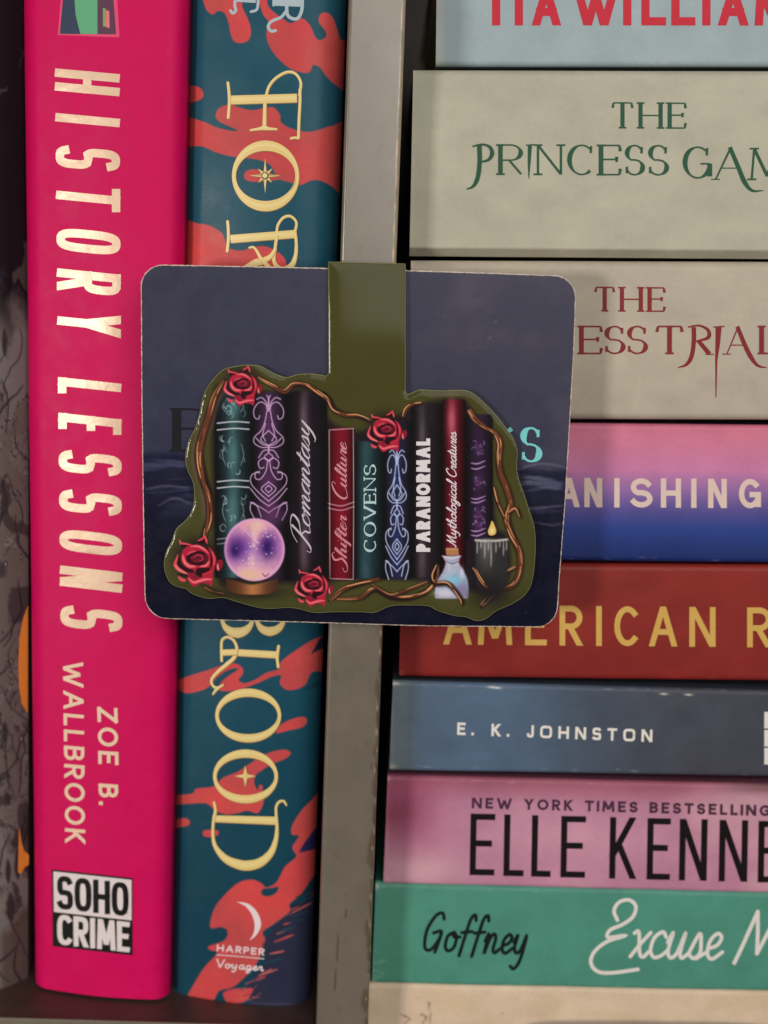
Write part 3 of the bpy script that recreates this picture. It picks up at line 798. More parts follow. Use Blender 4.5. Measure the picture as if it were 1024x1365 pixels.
# ------------------------------------------------------------------ teal book
def teal_prof(u, v):                                      # a tight left joint, a long round on the right
    a = np.clip(1 - u / .12, 0, 1); b = np.clip(1 - (1 - u) / .30, 0, 1)
    return (3.0 * (1 - np.sqrt(1 - a * a)) + 4.2 * (1 - np.sqrt(1 - b * b)) - 1.2 * (1 - (2 * u - 1) ** 2)) * MM
tsp = Surf((258, -330), (473, -330), (412, 1346), (227, 1334), 10.4 * MM, 6.4 * MM, teal_prof)
KA = lambda pts: np.array(pts, float) * .32227 + (230, 0)
KB = lambda pts: np.array(pts, float) * .32227 + (220, 800)
KC = lambda pts: np.array(pts, float) * .3418 + (200, 1065)
RED, NAVY = (198, 70, 74), (38, 44, 66)
def paint_teal(px, py):
    P = Paint(px, py, (28, 76, 92))
    i = np.arange(len(px))
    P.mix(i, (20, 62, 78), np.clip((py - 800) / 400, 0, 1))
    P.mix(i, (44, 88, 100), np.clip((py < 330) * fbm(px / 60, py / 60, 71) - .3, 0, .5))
    red = lambda x, y: np.stack([176 + 40 * fbm(x / 46, y / 60, 75, 3), 66 + 12 * fbm(x / 50, y / 40, 76) + np.clip((x - 400) / 8, 0, 6), 72 + 0 * x], 1)
    b = lambda pts: P.poly(pts, red, .7)
    b(KA([(105, -40), (125, 0), (140, 40), (165, 60), (190, 45), (215, 55), (230, 90), (240, 140), (255, 170), (285, 178), (315, 165), (325, 130), (315, 85), (290, 30), (270, -40)]))
    b(KA([(350, -40), (355, 0), (375, 60), (395, 90), (388, 140), (400, 190), (440, 245), (490, 285), (545, 302), (570, 295), (582, 270), (608, 278), (640, 320), (680, 355), (760, 400), (760, 190), (700, 165), (682, 120), (665, 75), (640, 52), (612, 58), (605, 90), (630, 125), (635, 150), (610, 165), (590, 150), (570, 105), (535, 75), (490, 95), (455, 75), (420, 50), (395, 20), (385, -40)]))
    b(KA([(40, 360), (105, 358), (128, 385), (115, 412), (40, 425)]))
    b(KA([(40, 488), (120, 500), (180, 525), (240, 540), (268, 538), (225, 518), (190, 500), (178, 475), (195, 445), (240, 432), (280, 445), (330, 455), (385, 445), (420, 445), (445, 475), (450, 505), (490, 530), (560, 545), (610, 535), (660, 520), (760, 516), (760, 860), (690, 800), (650, 765), (600, 745), (565, 750), (530, 765), (490, 755), (440, 740), (420, 710), (400, 680), (350, 660), (250, 648), (180, 630), (120, 605), (40, 596)]))
    b(KA([(295, 725), (310, 705), (345, 700), (390, 712), (420, 722), (440, 742), (385, 748), (340, 752), (305, 745)]))
    b(KA([(40, 930), (110, 925), (160, 935), (205, 965), (225, 1010), (245, 1030), (290, 1035), (340, 1020), (390, 1020), (440, 1045), (470, 1086), (450, 1160), (40, 1160)]))
    b(KB([(40, 336), (110, 310), (190, 285), (235, 270), (290, 262), (320, 280), (322, 305), (305, 330), (330, 343), (370, 330), (420, 300), (470, 285), (480, 255), (530, 215), (600, 170), (645, 150), (700, 130), (700, 285), (620, 295), (600, 310), (580, 350), (540, 370), (500, 370), (475, 345), (478, 312), (440, 318), (380, 345), (300, 372), (230, 375), (228, 345), (260, 315), (295, 292), (300, 282), (260, 290), (215, 320), (180, 360), (130, 380), (80, 384), (40, 350)]))
    b(KB([(460, 550), (480, 515), (530, 490), (575, 483), (588, 500), (570, 525), (510, 540)]))
    b(KB([(30, 812), (110, 800), (130, 780), (200, 770), (240, 735), (300, 710), (360, 670), (420, 635), (490, 618), (520, 632), (500, 655), (440, 680), (400, 705), (375, 725), (370, 760), (385, 785), (390, 765), (405, 770), (400, 800), (412, 815), (400, 860), (380, 882), (340, 872), (300, 882), (250, 886), (210, 872), (180, 846), (150, 840), (30, 844)]))
    b(KC([(80, 86), (135, 75), (155, 88), (145, 105), (80, 113)]))
    b(KC([(205, 135), (215, 122), (260, 122), (268, 135), (250, 148), (215, 148)]))
    b(KC([(690, -30), (620, 15), (580, 60), (552, 110), (555, 140), (580, 145), (555, 190), (570, 225), (530, 260), (510, 295), (490, 328), (455, 345), (435, 330), (400, 315), (350, 325), (300, 365), (255, 420), (235, 480), (240, 505), (275, 500), (302, 515), (290, 552), (230, 575), (235, 590), (262, 602), (210, 660), (150, 760), (150, 785), (235, 800), (270, 750), (330, 730), (410, 650), (450, 560), (440, 520), (480, 490), (545, 440), (545, 410), (590, 370), (640, 300), (700, 230)]))
    P.poly(KC([(435, 372), (440, 352), (470, 348), (500, 344), (490, 368), (460, 380)]), (24, 66, 80), .7)
    nav = lambda pts, c=NAVY, aa=.8: P.poly(pts, c, aa, sm=False)
    nav(KB([(605, 222), (640, 160), (700, 110), (700, 170), (640, 205)]))
    nav(KB([(560, 376), (640, 335), (700, 320), (700, 345), (610, 362)]), (30, 56, 74))
    nav(KC([(700, 70), (640, 120), (600, 175), (580, 210), (620, 202), (655, 190), (700, 190)]), (42, 40, 84))
    # dark feathered cliff at the foot with ragged strokes
    nav(KC([(700, 290), (640, 345), (600, 395), (560, 410), (545, 450), (480, 500), (440, 570), (450, 640), (410, 690), (380, 730), (395, 790), (380, 830), (720, 830)]), (44, 46, 66), 2.0)
    for k_ in range(46):
        t_ = random.random()
        q0 = np.array([640 - 250 * t_, 330 + 420 * t_]) + np.array([random.uniform(-14, 26), random.uniform(-16, 16)])
        L = random.uniform(30, 85)
        d_ = np.array([-.86, .42 + random.uniform(-.25, .1)]) * -L
        P.stroke(KC([q0 - d_ * .55, q0 + d_ * .25, q0 + d_ * .6]), random.uniform(1.2, 3.0), random.choice([(44, 46, 66), (44, 46, 66), RED, (36, 70, 84), (196, 96, 88)]), .6, .9)
    b(KC([(285, 765), (300, 748), (350, 738), (400, 740), (395, 760), (372, 790), (310, 800)]))
    for k_ in range(16):
        q0 = np.array([random.uniform(330, 400), random.uniform(735, 790)])
        P.stroke(KC([q0, q0 + (random.uniform(15, 40), random.uniform(-26, 8))]), 1.4, random.choice([RED, (44, 46, 66), (46, 80, 88), (206, 120, 90)]), .5, .9)
    P.stroke(KC([(390, 795), (480, 800), (580, 800)]), 1.4, (120, 112, 112), .8, .4)
    n = fbm(px / 4, py / 4, 81, 3); P.c *= (1 + .05 * (n - .5))[:, None]
    return P.out()
teal = upright_book('hardback_book', 'teal hardback with red splashes and gold letters, beside the shelf upright', tsp, M['satin'], paint_teal, 260, 1750, (22, 56, 70), group='books standing upright', ulist=np.linspace(0, 1, 260))

GOLD, GOLDL, GOLDD = (224, 194, 120), (238, 212, 142), (158, 122, 68)
def gold(rb, K, pts, w, sm=True, taper=0, cap='round', n=8):
    """raised looking gold stroke: a dark lower edge, the body and a light upper line"""
    P = smooth(K(pts), n) if sm else K(pts)
    w = np.broadcast_to(np.asarray(w, float), (len(P),)) if np.ndim(w) == 0 else np.interp(np.linspace(0, 1, len(P)), np.linspace(0, 1, len(w)), w)
    for off, f, c in (((.5, .8), 1.0, GOLDD), ((0, 0), .96, GOLD), ((-.2, -.5), .42, GOLDL)):
        if f < .5 and w.max() < 3: continue
        Q_ = P + np.array(off)
        rb.strip(Q_, w * f, cap, c)
def gring(rb, K, c, ro, ri, k=.32227):
    t = np.linspace(0, 2 * np.pi, 64, endpoint=False)
    E = lambda cx, cy, rx, ry: K(np.stack([cx + rx * np.cos(t), cy + ry * np.sin(t)], 1))
    rb.ring(E(*c, *ro) + (.6, 1.0), E(*c, ri[0], ri[1]) + (.6, 1.0), GOLDD)
    rb.ring(E(*c, *ro), E(*c, *ri), GOLD)
    m = lambda f: (ro[0] * (1 - f) + ri[0] * f, ro[1] * (1 - f) + ri[1] * f)
    rb.ring(E(c[0], c[1] - 2, *m(.3)), E(c[0], c[1] - 2, *m(.6)), GOLDL)
def star(rb, K, c, rays_, r_in, col):
    n = len(rays_); V = []
    for i in range(n):
        a = 2 * math.pi * i / n; V.append((c[0] + rays_[i] * math.sin(a), c[1] - rays_[i] * math.cos(a)))
        a += math.pi / n; V.append((c[0] + r_in * math.sin(a), c[1] - r_in * math.cos(a)))
    V = np.array(V + [c])
    rb.add(K(V), [(i, (i + 1) % (2 * n), 2 * n) for i in range(2 * n)], col)
rb = Ribbons(tsp, .04 * MM)
# F
gold(rb, KA, [(525, 392), (530, 340), (508, 304), (472, 298), (428, 322), (400, 355), (388, 390)], 3.6)
gold(rb, KA, [(240, 413), (515, 405)], [12, 14.5, 12], False, cap='butt')
gold(rb, KA, [(229, 342), (234, 390), (234, 440), (230, 486)], 3.8)
gold(rb, KA, [(527, 370), (527, 420), (523, 500), (521, 570)], 3.8)
gold(rb, KA, [(521, 571), (505, 569), (490, 572)], 3.2)
gold(rb, KA, [(382, 430), (380, 532)], [4.6, 3.6, 5.5], False)
gold(rb, KA, [(323, 538), (360, 532), (380, 528), (400, 532), (431, 534)], [2.6, 4, 7, 4, 2.6])
# O with a compass star
gring(rb, KA, (385, 727), (139, 146), (123, 104))
star(rb, KA, (384, 728), [74, 44, 66, 42, 74, 42, 66, 44], 17, GOLDD)
star(rb, KA, (383, 726), [72, 42, 64, 40, 72, 40, 64, 42], 15, GOLD)
t_ = np.linspace(0, 2 * np.pi, 20, endpoint=False)
rb.poly(KA(np.stack([383 + 16 * np.cos(t_), 727 + 16 * np.sin(t_)], 1)), (96, 82, 60))
rb.poly(KA(np.stack([382 + 10 * np.cos(t_), 726 + 10 * np.sin(t_)], 1)), GOLDL)
# R (its lower half runs on under the card)
gold(rb, KA, [(505, 965), (512, 920), (488, 894), (458, 900), (436, 930), (430, 965)], 3.4)
gold(rb, KA, [(240, 988), (508, 967)], [11, 13, 11], False, cap='butt')
gold(rb, KA, [(228, 916), (231, 960), (230, 1000), (226, 1038)], 3.8)
gold(rb, KA, [(507, 960), (512, 1010), (508, 1060), (490, 1100), (450, 1115), (420, 1080), (425, 1020), (432, 975)], [4, 4, 5, 8, 8, 5, 4, 4])
gold(rb, KA, [(425, 1030), (405, 1060), (370, 1080), (345, 1086), (300, 1110)], [4, 6, 9, 10, 8])
gold(rb, KA, [(400, 1105), (370, 1075), (350, 1040), (335, 1022), (318, 1024)], [6, 5, 4, 3, 2.6])
rb.build('title_lettering', M['gold'], teal); rb = Ribbons(tsp, .04 * MM)
# B
gold(rb, KB, [(234, 60), (242, 100), (268, 126), (300, 134), (332, 124), (356, 98), (364, 60)], [3.5, 6, 11, 14, 11, 6, 3.5])
gold(rb, KB, [(376, 60), (384, 96), (404, 120), (434, 128), (466, 118), (488, 92), (494, 60)], [3.5, 6, 10, 12.5, 10, 6, 3.5])
gold(rb, KB, [(240, 20), (490, 12)], 12, False)
# L with a looped foot
gold(rb, KB, [(300, 216), (466, 226)], [9, 10.5, 9.5], False, cap='butt')
gold(rb, KB, [(470, 190), (466, 215), (464, 240), (468, 275)], 3.8)
gold(rb, KB, [(234, 250), (233, 200), (236, 165), (258, 152), (284, 166), (297, 200), (286, 236), (256, 264), (214, 300), (192, 330), (200, 356), (222, 362)], [3.4, 3.4, 3.4, 3.4, 3.6, 4, 5, 5, 4, 3.4, 3.4, 3])
gold(rb, KB, [(236, 216), (300, 214)], 8.0, False, cap='butt')
gold(rb, KB, [(240, 350), (215, 366), (198, 388)], [2.4, 4, 2.2])
# OO
gring(rb, KB, (344, 476), (136, 111), (122, 78))
gring(rb, KB, (333, 728), (134, 111), (120, 78))
star(rb, KB, (334, 730), [44, 44, 44, 44], 11, GOLDD); star(rb, KB, (332, 727), [44, 44, 44, 44], 11, GOLD)
# D
gold(rb, KC, [(250, 76), (494, 84)], [9, 11, 11], False, cap='butt')
gold(rb, KC, [(250, 12), (255, 45), (250, 70), (246, 100), (246, 150), (258, 190), (295, 232), (345, 254), (385, 258), (430, 246), (470, 210), (490, 160), (495, 110), (492, 60), (492, 30), (504, 10), (522, 8), (531, 22)], [3, 4, 4, 3.6, 4, 6, 10, 13, 13.5, 12, 9, 6, 4, 3.6, 3.2, 3, 3, 2.6])
rb.build('title_lettering', M['gold'], teal)
rb = Ribbons(tsp, .04 * MM)
SIL = (172, 184, 188)
def sil(pts, w): rb.line(KA(pts), w, 'round', SIL, sm=True)
sil([(418, -90), (418, 22)], 3); rb.strip(KA([(420, 8), (530, 12)]), 10, 'butt', SIL)
sil([(535, -60), (537, -10), (535, 40), (520, 74), (495, 76), (476, 60), (472, 20)], 4.4)
sil([(474, 40), (450, 70), (410, 88), (396, 110), (408, 128), (426, 126)], 4.0)
rb.strip(KA([(255, -8), (345, -2)]), 9, 'butt', SIL)
sil([(352, -40), (354, 10), (348, 40), (325, 48)], 3.6); sil([(262, -20), (258, 20), (262, 42), (250, 54), (240, 44)], 4)
rb.build('author_lettering', mat('silver_ink', attr=True, spec=.2, rough=.4), teal)
rb = Ribbons(tsp, .05 * MM)
PW = (236, 214, 212)
oc = smooth(KC([(338, 400), (385, 410), (420, 445), (433, 490), (415, 530), (387, 553)]), 8)
icv = smooth(KC([(338, 400), (374, 420), (398, 452), (408, 490), (404, 525), (387, 553)]), 8)
nn = len(oc); rb.add(np.vstack([oc, icv]), [(i, i + 1, nn + i + 1, nn + i) for i in range(nn - 1)], PW)
text(rb, 'HARPER', KC((260, 594)), KC((446, 610)) - KC((260, 594)), KC((262, 567)) - KC((260, 594)), 1.8, gap=.24, col=PW)
rb.strip(KC([(258, 607), (350, 614), (445, 623)]), 1.1, 'butt', PW)
script(rb, 'Voyager', KC((260, 655)), KC((444, 670)) - KC((260, 655)), KC((262, 624)) - KC((260, 655)), 1.7, slant=0, col=PW, gap=.06)
rb.build('publisher_badge', mat('badge_ink_pale', attr=True, spec=.2, rough=.4), teal)
#@@STACK
# ------------------------------------------------------------------ the stack of books on the right
GR = 'books stacked flat'
XR = 1330.
def quad(xl_, yt, yb, slope_t, slope_b, Y, r=1.0, bulge=.15, xlb=None):
    """spine from left end xl_, top and bottom height there, slopes in pixels per pixel"""
    xlb = xl_ - 3 if xlb is None else xlb
    return Surf((xl_, yt), (XR, yt + slope_t * (XR - xl_)), (XR - 8, yb + slope_b * (XR - 8 - xl_)), (xlb, yb), Y * MM, Y * MM,
                edge_prof_v(r, bulge, (yb - yt) * .129))

def plain(base, mott=.06, seed=0, fn=None, worn=True):
    def f(px, py):
        P = Paint(px, py, base)
        if fn: fn(P, px, py)
        n = fbm(px / 45, py / 30, 100 + seed); n2 = fbm(px / 3.0, py / 3.0, 130 + seed, 3)
        P.c *= (1 + mott * (n - .5) * 2 + .05 * (n2 - .5))[:, None]
        return P.out()
    return f
def wear(P, x0, y0, y1, slope=0.0, col=(206, 190, 166), seed=1):
    """rubbed corners and short scuffs along the two long edges"""
    r = random.Random(seed)
    for k_ in range(26):
        xx = r.uniform(x0, 1100); top = r.random() < .55
        yy = (y0 if top else y1) + slope * (xx - x0) + r.uniform(-1, 2.4) * (1 if top else -1)
        P.blob(xx, yy, r.uniform(1, 6), r.uniform(.6, 1.3), col, r.uniform(.1, .45))
    for yy in (y0, y1):
        P.blob(x0 + 1, yy, 4, 4, col, .7)
    P.blob(x0, (y0 + y1) / 2, 1.6, (y1 - y0) / 2, col, .35)

# 1 pale blue, top of the frame
s1 = quad(583, -92, 88, 0.002, 0.001, 14, 1.0, xlb=581)
def f1(P, px, py):
    i = np.arange(len(px)); P.mix(i, (186, 186, 168), np.clip((596 - px) / 14, 0, .5)); wear(P, 582, -90, 86, 0, (196, 190, 172), 3)
b1 = lying_book('paperback_book', 'pale blue book with bold red letters, topmost of the stack', s1, M['paper'], plain((154, 168, 170), .05, 1, f1), 260, 60, (52, 68, 64), group=GR)
rb = Ribbons(s1)
for ch, x0, x1 in (('T', 642, 681), ('I', 686, 697.5), ('A', 709, 748), ('W', 765, 824), ('I', 830.5, 842), ('L', 855, 888), ('L', 895, 927), ('I', 936, 947.5), ('A', 957, 998), ('M', 1006, 1056), ('S', 1064, 1092)):
    glyph(rb, ch, (x0, 33.8), (x1 - x0, 0), (0, -48), 11)
rb.build('author_lettering', ink((196, 38, 56)), b1)

# 2 grey-white with green letters
s2 = quad(551, 92, 341, 0.003, .008, 8, 1.4, .2, xlb=546)
p2 = s2.prof; s2.prof = lambda u, v: p2(u, np.minimum(v, .95)) + 2.0 * MM * np.clip((v - .955) / .045, 0, 1)   # the lower fold of its cover
def f2(P, px, py):
    wear(P, 550, 96, 336, 0, (206, 196, 170), 5)
    P.blob(700, 140, 60, 30, (150, 146, 128), .15); P.blob(640, 290, 80, 30, (176, 168, 146), .25)
b2 = lying_book('paperback_book', 'thick grey-white book with green serif letters, second in the stack', s2, M['paper'], plain((178, 172, 150), .06, 2, f2), 260, 90, (176, 168, 148), group=GR)
rb = Ribbons(s2)
text(rb, 'THE', (816, 171), (99, .6), (0, -35), 5.8, serif=True, thin=.33, gap=.22)
for ch, x0, x1 in (('R', 665, 697), ('I', 703, 714), ('N', 715, 750), ('C', 757, 793), ('E', 799, 828), ('S', 833, 859), ('S', 864, 891)):
    yb = 233 + (x0 - 631) * .004
    if ch == 'I':
        rb.strip([(706.5, 193), (705.5, 215), (705, 238)], [5.5, 4, .8]); rb.strip([(701, 193.5), (712, 192.5)], 1.6)
    else: glyph(rb, ch, (x0, yb), (x1 - x0, 0), (0, -41), 6.3, serif=True, thin=.33)
rb.line([(639, 194), (639.5, 215), (637, 236), (631, 248), (622, 252)], np.interp(np.linspace(0, 1, 33), [0, .6, 1], [6.2, 5.6, 1.2]), sm=True)
rb.line([(630, 195), (643, 192.5), (653, 196), (656, 205), (651, 213), (640, 216)], np.interp(np.linspace(0, 1, 41), [0, .3, .6, 1], [2, 3, 5.8, 2]), sm=True)
glyph(rb, 'G', (911, 238), (38, 0), (0, -43), 6.3, serif=True, thin=.33)
rb.strip([(954, 239), (974, 197)], [2, 2.6]); rb.line([(973, 196), (984, 222), (993, 243), (1003, 254), (1018, 254)], np.interp(np.linspace(0, 1, 33), [0, .5, 1], [5.6, 6.4, 1.2]), sm=True)
rb.strip([(961, 224), (984, 224)], 1.6); rb.strip([(948, 239), (960, 239)], 1.5)
glyph(rb, 'M', (1000, 240), (46, 0), (0, -43), 6.3, serif=True, thin=.33); glyph(rb, 'E', (1054, 240), (28, 0), (0, -42), 6.3, serif=True, thin=.33)
rb.build('title_lettering', ink((36, 82, 58)), b2)

# 3 same series, red letters
s3 = quad(548, 347, 559, .004, .003, 7.6, 1.4, .2, xlb=545)
def f3(P, px, py): wear(P, 548, 351, 556, 0, (206, 192, 166), 8)
b3 = lying_book('paperback_book', 'grey-white book with dark red serif letters, third in the stack', s3, M['paper'], plain((180, 167, 147), .06, 3, f3), 260, 90, (170, 158, 138), group=GR)
rb = Ribbons(s3)
text(rb, 'THE', (793, 415), (94, .8), (0, -33), 5.8, serif=True, thin=.33, gap=.22)
for ch, x0, x1 in (('I', 672, 680), ('N', 688, 722), ('C', 732, 764), ('E', 773, 803), ('S', 806, 833), ('S', 836, 863), ('T', 875, 910), ('L', 1013, 1038), ('S', 1046, 1072)):
    glyph(rb, ch, (x0, 472), (x1 - x0, 0), (0, -38), 6.4, serif=True, thin=.33)
rb.line([(925, 436), (925, 455), (922, 475), (915, 486), (904, 490)], np.interp(np.linspace(0, 1, 33), [0, .6, 1], [6.2, 5.6, 1.2]), sm=True)
rb.line([(917, 436), (932, 434), (944, 440), (944, 450), (928, 455)], np.interp(np.linspace(0, 1, 33), [0, .3, .7, 1], [2, 3, 5.6, 2]), sm=True)
rb.strip([(931, 454), (946, 472)], [5.6, 6]); rb.strip([(940, 472), (952, 472.5)], 1.5)
rb.strip([(958, 436), (957, 456), (955, 480), (954.5, 530)], [8, 6.5, 3.0, 1.2]); rb.strip([(951, 436), (966, 435)], 1.8)
rb.strip([(969, 472), (984, 436)], [1.6, 2]); rb.line([(983, 435), (991, 455), (1000, 474), (1010, 487), (1022, 490)], np.interp(np.linspace(0, 1, 33), [0, .5, 1], [5.4, 6.2, 1.2]), sm=True)
rb.strip([(974, 460), (992, 460)], 1.6); rb.strip([(963, 472), (974, 472)], 1.5)
rb.build('title_lettering', ink((130, 38, 42)), b3)

# 4 pink to blue
s4 = quad(546, 562, 746, .010, .010, 9.2, .9, .15, xlb=541)
def f4(P, px, py):
    i = np.arange(len(px)); y = py - .010 * (px - 760)
    st = [(562, (196, 106, 128)), (578, (208, 116, 140)), (625, (198, 120, 160)), (650, (150, 106, 160)), (680, (84, 76, 140)), (705, (40, 62, 132)), (740, (26, 44, 100))]
    ys = [q[0] for q in st]
    for k_ in range(3): P.c[:, k_] = np.interp(y, ys, [q[1][k_] for q in st])
    wear(P, 546, 566, 742, .01, (206, 150, 160), 12)
b4 = lying_book('paperback_book', 'pink to deep blue gradient book, fourth in the stack behind the card', s4, M['paper'], plain((200, 120, 150), .05, 4, f4), 240, 120, (70, 40, 60), group=GR)
rb = Ribbons(s4)
for ch, x0, x1 in (('V', 722, 755), ('A', 744, 773), ('N', 779, 803), ('I', 818, 827), ('S', 840, 870), ('H', 881, 908), ('I', 920.5, 929.5), ('N', 944, 969), ('G', 985, 1015)):
    if ch == 'V': continue
    yb = 676 + (x0 - 779) * .006
    glyph(rb, ch, (x0, yb), (x1 - x0, .2), (0, -39), 7.2)
rb.build('title_lettering', ink((220, 192, 178)), b4)

# 5 rust red with gold letters
s5 = quad(536, 751, 903, .006, .012, 9.4, 1.0, .15, xlb=532)
def f5(P, px, py):
    i = np.arange(len(px)); P.mix(i, (128, 34, 34), np.clip((py - 850) / 60, 0, .5)); wear(P, 534, 756, 899, .01, (178, 92, 74), 14)
b5 = lying_book('paperback_book', 'rust red book with gold capital letters, just below the card', s5, M['paper'], plain((134, 40, 34), .08, 5, f5), 240, 80, (120, 34, 32), group=GR)
rb = Ribbons(s5)
for ch, x0, x1 in (('A', 591, 629), ('M', 637, 683), ('E', 700, 729), ('R', 746, 777), ('I', 794, 803), ('C', 819, 853), ('A', 865, 903), ('N', 919, 954), ('R', 996, 1029)):
    yb = 859 + (x0 - 591) * .009
    glyph(rb, ch, (x0, yb), (x1 - x0, .2), (0, -53), 7.6)
rb.build('title_lettering', ink((206, 164, 84)), b5)

# 6 slate blue
s6 = quad(524, 908, 1028, .026, .016, 9, .8, .1, xlb=519)
def f6(P, px, py):
    i = np.arange(len(px))
    n = fbm(px / 160, py / 60, 161)
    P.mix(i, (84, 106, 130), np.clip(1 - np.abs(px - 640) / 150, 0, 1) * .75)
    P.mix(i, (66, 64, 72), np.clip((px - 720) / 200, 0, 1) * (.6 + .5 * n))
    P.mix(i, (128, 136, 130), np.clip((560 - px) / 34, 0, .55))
    wear(P, 522, 911, 1022, .02, (196, 186, 168), 17)
    for xx, yy in ((655, 916), (663, 917), (885, 925), (918, 926), (528, 911)): P.blob(xx, yy, 5, 1.2, (232, 220, 206), .9)
b6 = lying_book('paperback_book', 'slate blue book with small wide white letters, between rust red and mauve', s6, M['paper'], plain((76, 90, 106), .08, 6, f6), 260, 60, (60, 66, 76), group=GR)
rb = Ribbons(s6)
text(rb, 'E. K. JOHNSTON', (609.5, 979.5), (260, 9.6), (.4, -16.5), 3.3, gap=.5, p=4.0)
rb.build('author_lettering', ink((232, 222, 210)), b6)
rb = Ribbons(s6)
for k_ in range(3):
    rb.line([(1036, 952 + k_ * 24), (1022, 952 + k_ * 24), (1022, 968 + k_ * 24), (1036, 969 + k_ * 24)], 6, 'square')
rb.build('title_lettering', ink((222, 214, 208)), b6)

# 7 mauve pink
s7 = quad(517, 1034, 1179, .024, .0255, 9, .8, .1, xlb=511)
def f7(P, px, py):
    i = np.arange(len(px)); n = fbm(px / 120, py / 90, 171)
    P.mix(i, (176, 112, 142), np.clip((n - .42) * 3, 0, .6))
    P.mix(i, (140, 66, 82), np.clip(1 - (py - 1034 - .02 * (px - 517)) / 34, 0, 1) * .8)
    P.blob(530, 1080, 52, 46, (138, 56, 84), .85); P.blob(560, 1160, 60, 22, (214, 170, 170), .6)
    P.blob(760, 1120, 120, 40, (212, 156, 172), .6); P.blob(1000, 1065, 60, 18, (196, 150, 160), .8)
    P.blob(1040, 1048, 60, 9, (96, 64, 66), .8)
    wear(P, 516, 1038, 1172, .025, (206, 160, 168), 19)
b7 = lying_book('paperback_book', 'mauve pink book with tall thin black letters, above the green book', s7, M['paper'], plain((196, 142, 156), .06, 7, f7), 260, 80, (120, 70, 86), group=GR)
rb = Ribbons(s7)
for ch, x0, x1 in (('E', 626, 659), ('L', 671, 698), ('L', 708, 734), ('E', 747, 780), ('K', 812, 848), ('E', 862, 893), ('N', 905, 942), ('N', 958, 996), ('E', 1010, 1040), ('D', 1054, 1086), ('Y', 1092, 1124)):
    yb = 1166.5 + (x0 - 626) * .025
    glyph(rb, ch, (x0, yb), (x1 - x0, .6), (1.5, -82), 8.2)
rb.build('author_lettering', ink((26, 20, 22), .35), b7)
rb = Ribbons(s7)
text(rb, 'NEW YORK TIMES BESTSELLING', (629, 1077.5), (398, 10.2), (.3, -14.5), 3.3, gap=.3)
rb.build('tagline_lettering', ink((74, 44, 62)), b7)

# 8 green
s8 = quad(501, 1177, 1312, .0255, .0215, 9, .9, .15, xlb=496)
def f8(P, px, py):
    i = np.arange(len(px)); P.mix(i, (92, 146, 120), np.clip((548 - px) / 6, 0, .25))
    P.stroke([(497, 1269), (520, 1270), (552, 1271)], 1.0, (140, 186, 160), .6, .8, taper=False)
    for q_ in ([(495, 1283), (506, 1283), (512, 1280)], [(495, 1292), (512, 1298)], [(497, 1300), (508, 1303)]): P.stroke(q_, 1.4, (168, 196, 172), .7, .7)
    P.blob(501, 1182, 4, 4, (196, 186, 160), .8)
    wear(P, 497, 1181, 1308, .024, (150, 190, 166), 23)
b8 = lying_book('paperback_book', 'sea green book with black and white handwritten lettering near the bottom', s8, M['paper'], plain((76, 138, 118), .06, 8, f8), 280, 80, (40, 96, 78), group=GR)
rb = Ribbons(s8)
script(rb, 'GoFFney', (562, 1266), (142, 6), (2, -50), 4.6, slant=.2, gap=.03)
rb.build('author_lettering', ink((22, 30, 28)), b8)
rb = Ribbons(s8)
K8 = lambda pts: np.array(pts, float) * .5703 + (440, 1100)
rb.line(K8([(672, 222), (664, 200), (676, 180), (700, 175), (715, 190), (708, 214), (684, 232), (655, 245), (650, 262), (690, 258), (648, 272), (618, 296), (610, 322), (626, 342), (660, 345), (720, 337)]), 4.8, 'round', sm=True)
script(rb, 'xcuse', (838, 1275), (122, 3.6), (3, -68), 4.8, slant=.2)
rb.line(K8([(945, 322), (965, 280), (1000, 202)]), 5.2, 'round', sm=True); rb.line(K8([(1000, 202), (1000, 250), (998, 300)]), 5.2, 'round', sm=True)
rb.line(K8([(998, 300), (1030, 240), (1052, 204)]), 5.2, 'round', sm=True); rb.line(K8([(1052, 204), (1052, 260), (1056, 325)]), 5.2, 'round', sm=True)
script(rb, 'e', K8((1075, 318)), (30, .6), (2, -62), 4.8, slant=.2)
rb.build('title_lettering', ink((222, 212, 202)), b8)

# 9 cream at the foot of the stack
s9 = quad(493, 1311, 1392, .0215, .0215, 9, .8, .1, xlb=487)
def f9(P, px, py):
    i = np.arange(len(px)); n = fbm(px / 60, py / 20, 191)
    P.mix(i, (196, 170, 128), np.clip((n - .5) * 2, 0, .4))
    P.poly([(690, 1372), (720, 1362), (800, 1360), (1000, 1364), (1040, 1380), (690, 1380)], (150, 134, 118), 1.6, .7)
    P.stroke([(533, 1352), (546, 1358), (538, 1366)], 1.6, (104, 84, 66), .7); P.stroke([(572, 1336), (573, 1352), (572, 1366)], 1.8, (120, 100, 80), .7)
    P.stroke([(560, 1352), (568, 1356), (562, 1366)], 1.8, (120, 100, 80), .7); P.blob(670, 1351, 2, 1.4, (150, 130, 104), .7)
    wear(P, 490, 1315, 1380, .02, (226, 204, 172), 29)
b9 = lying_book('paperback_book', 'cream book at the very bottom of the stack, cut off by the frame', s9, M['paper'], plain((212, 186, 158), .05, 9, f9), 280, 60, (170, 150, 120), group=GR)
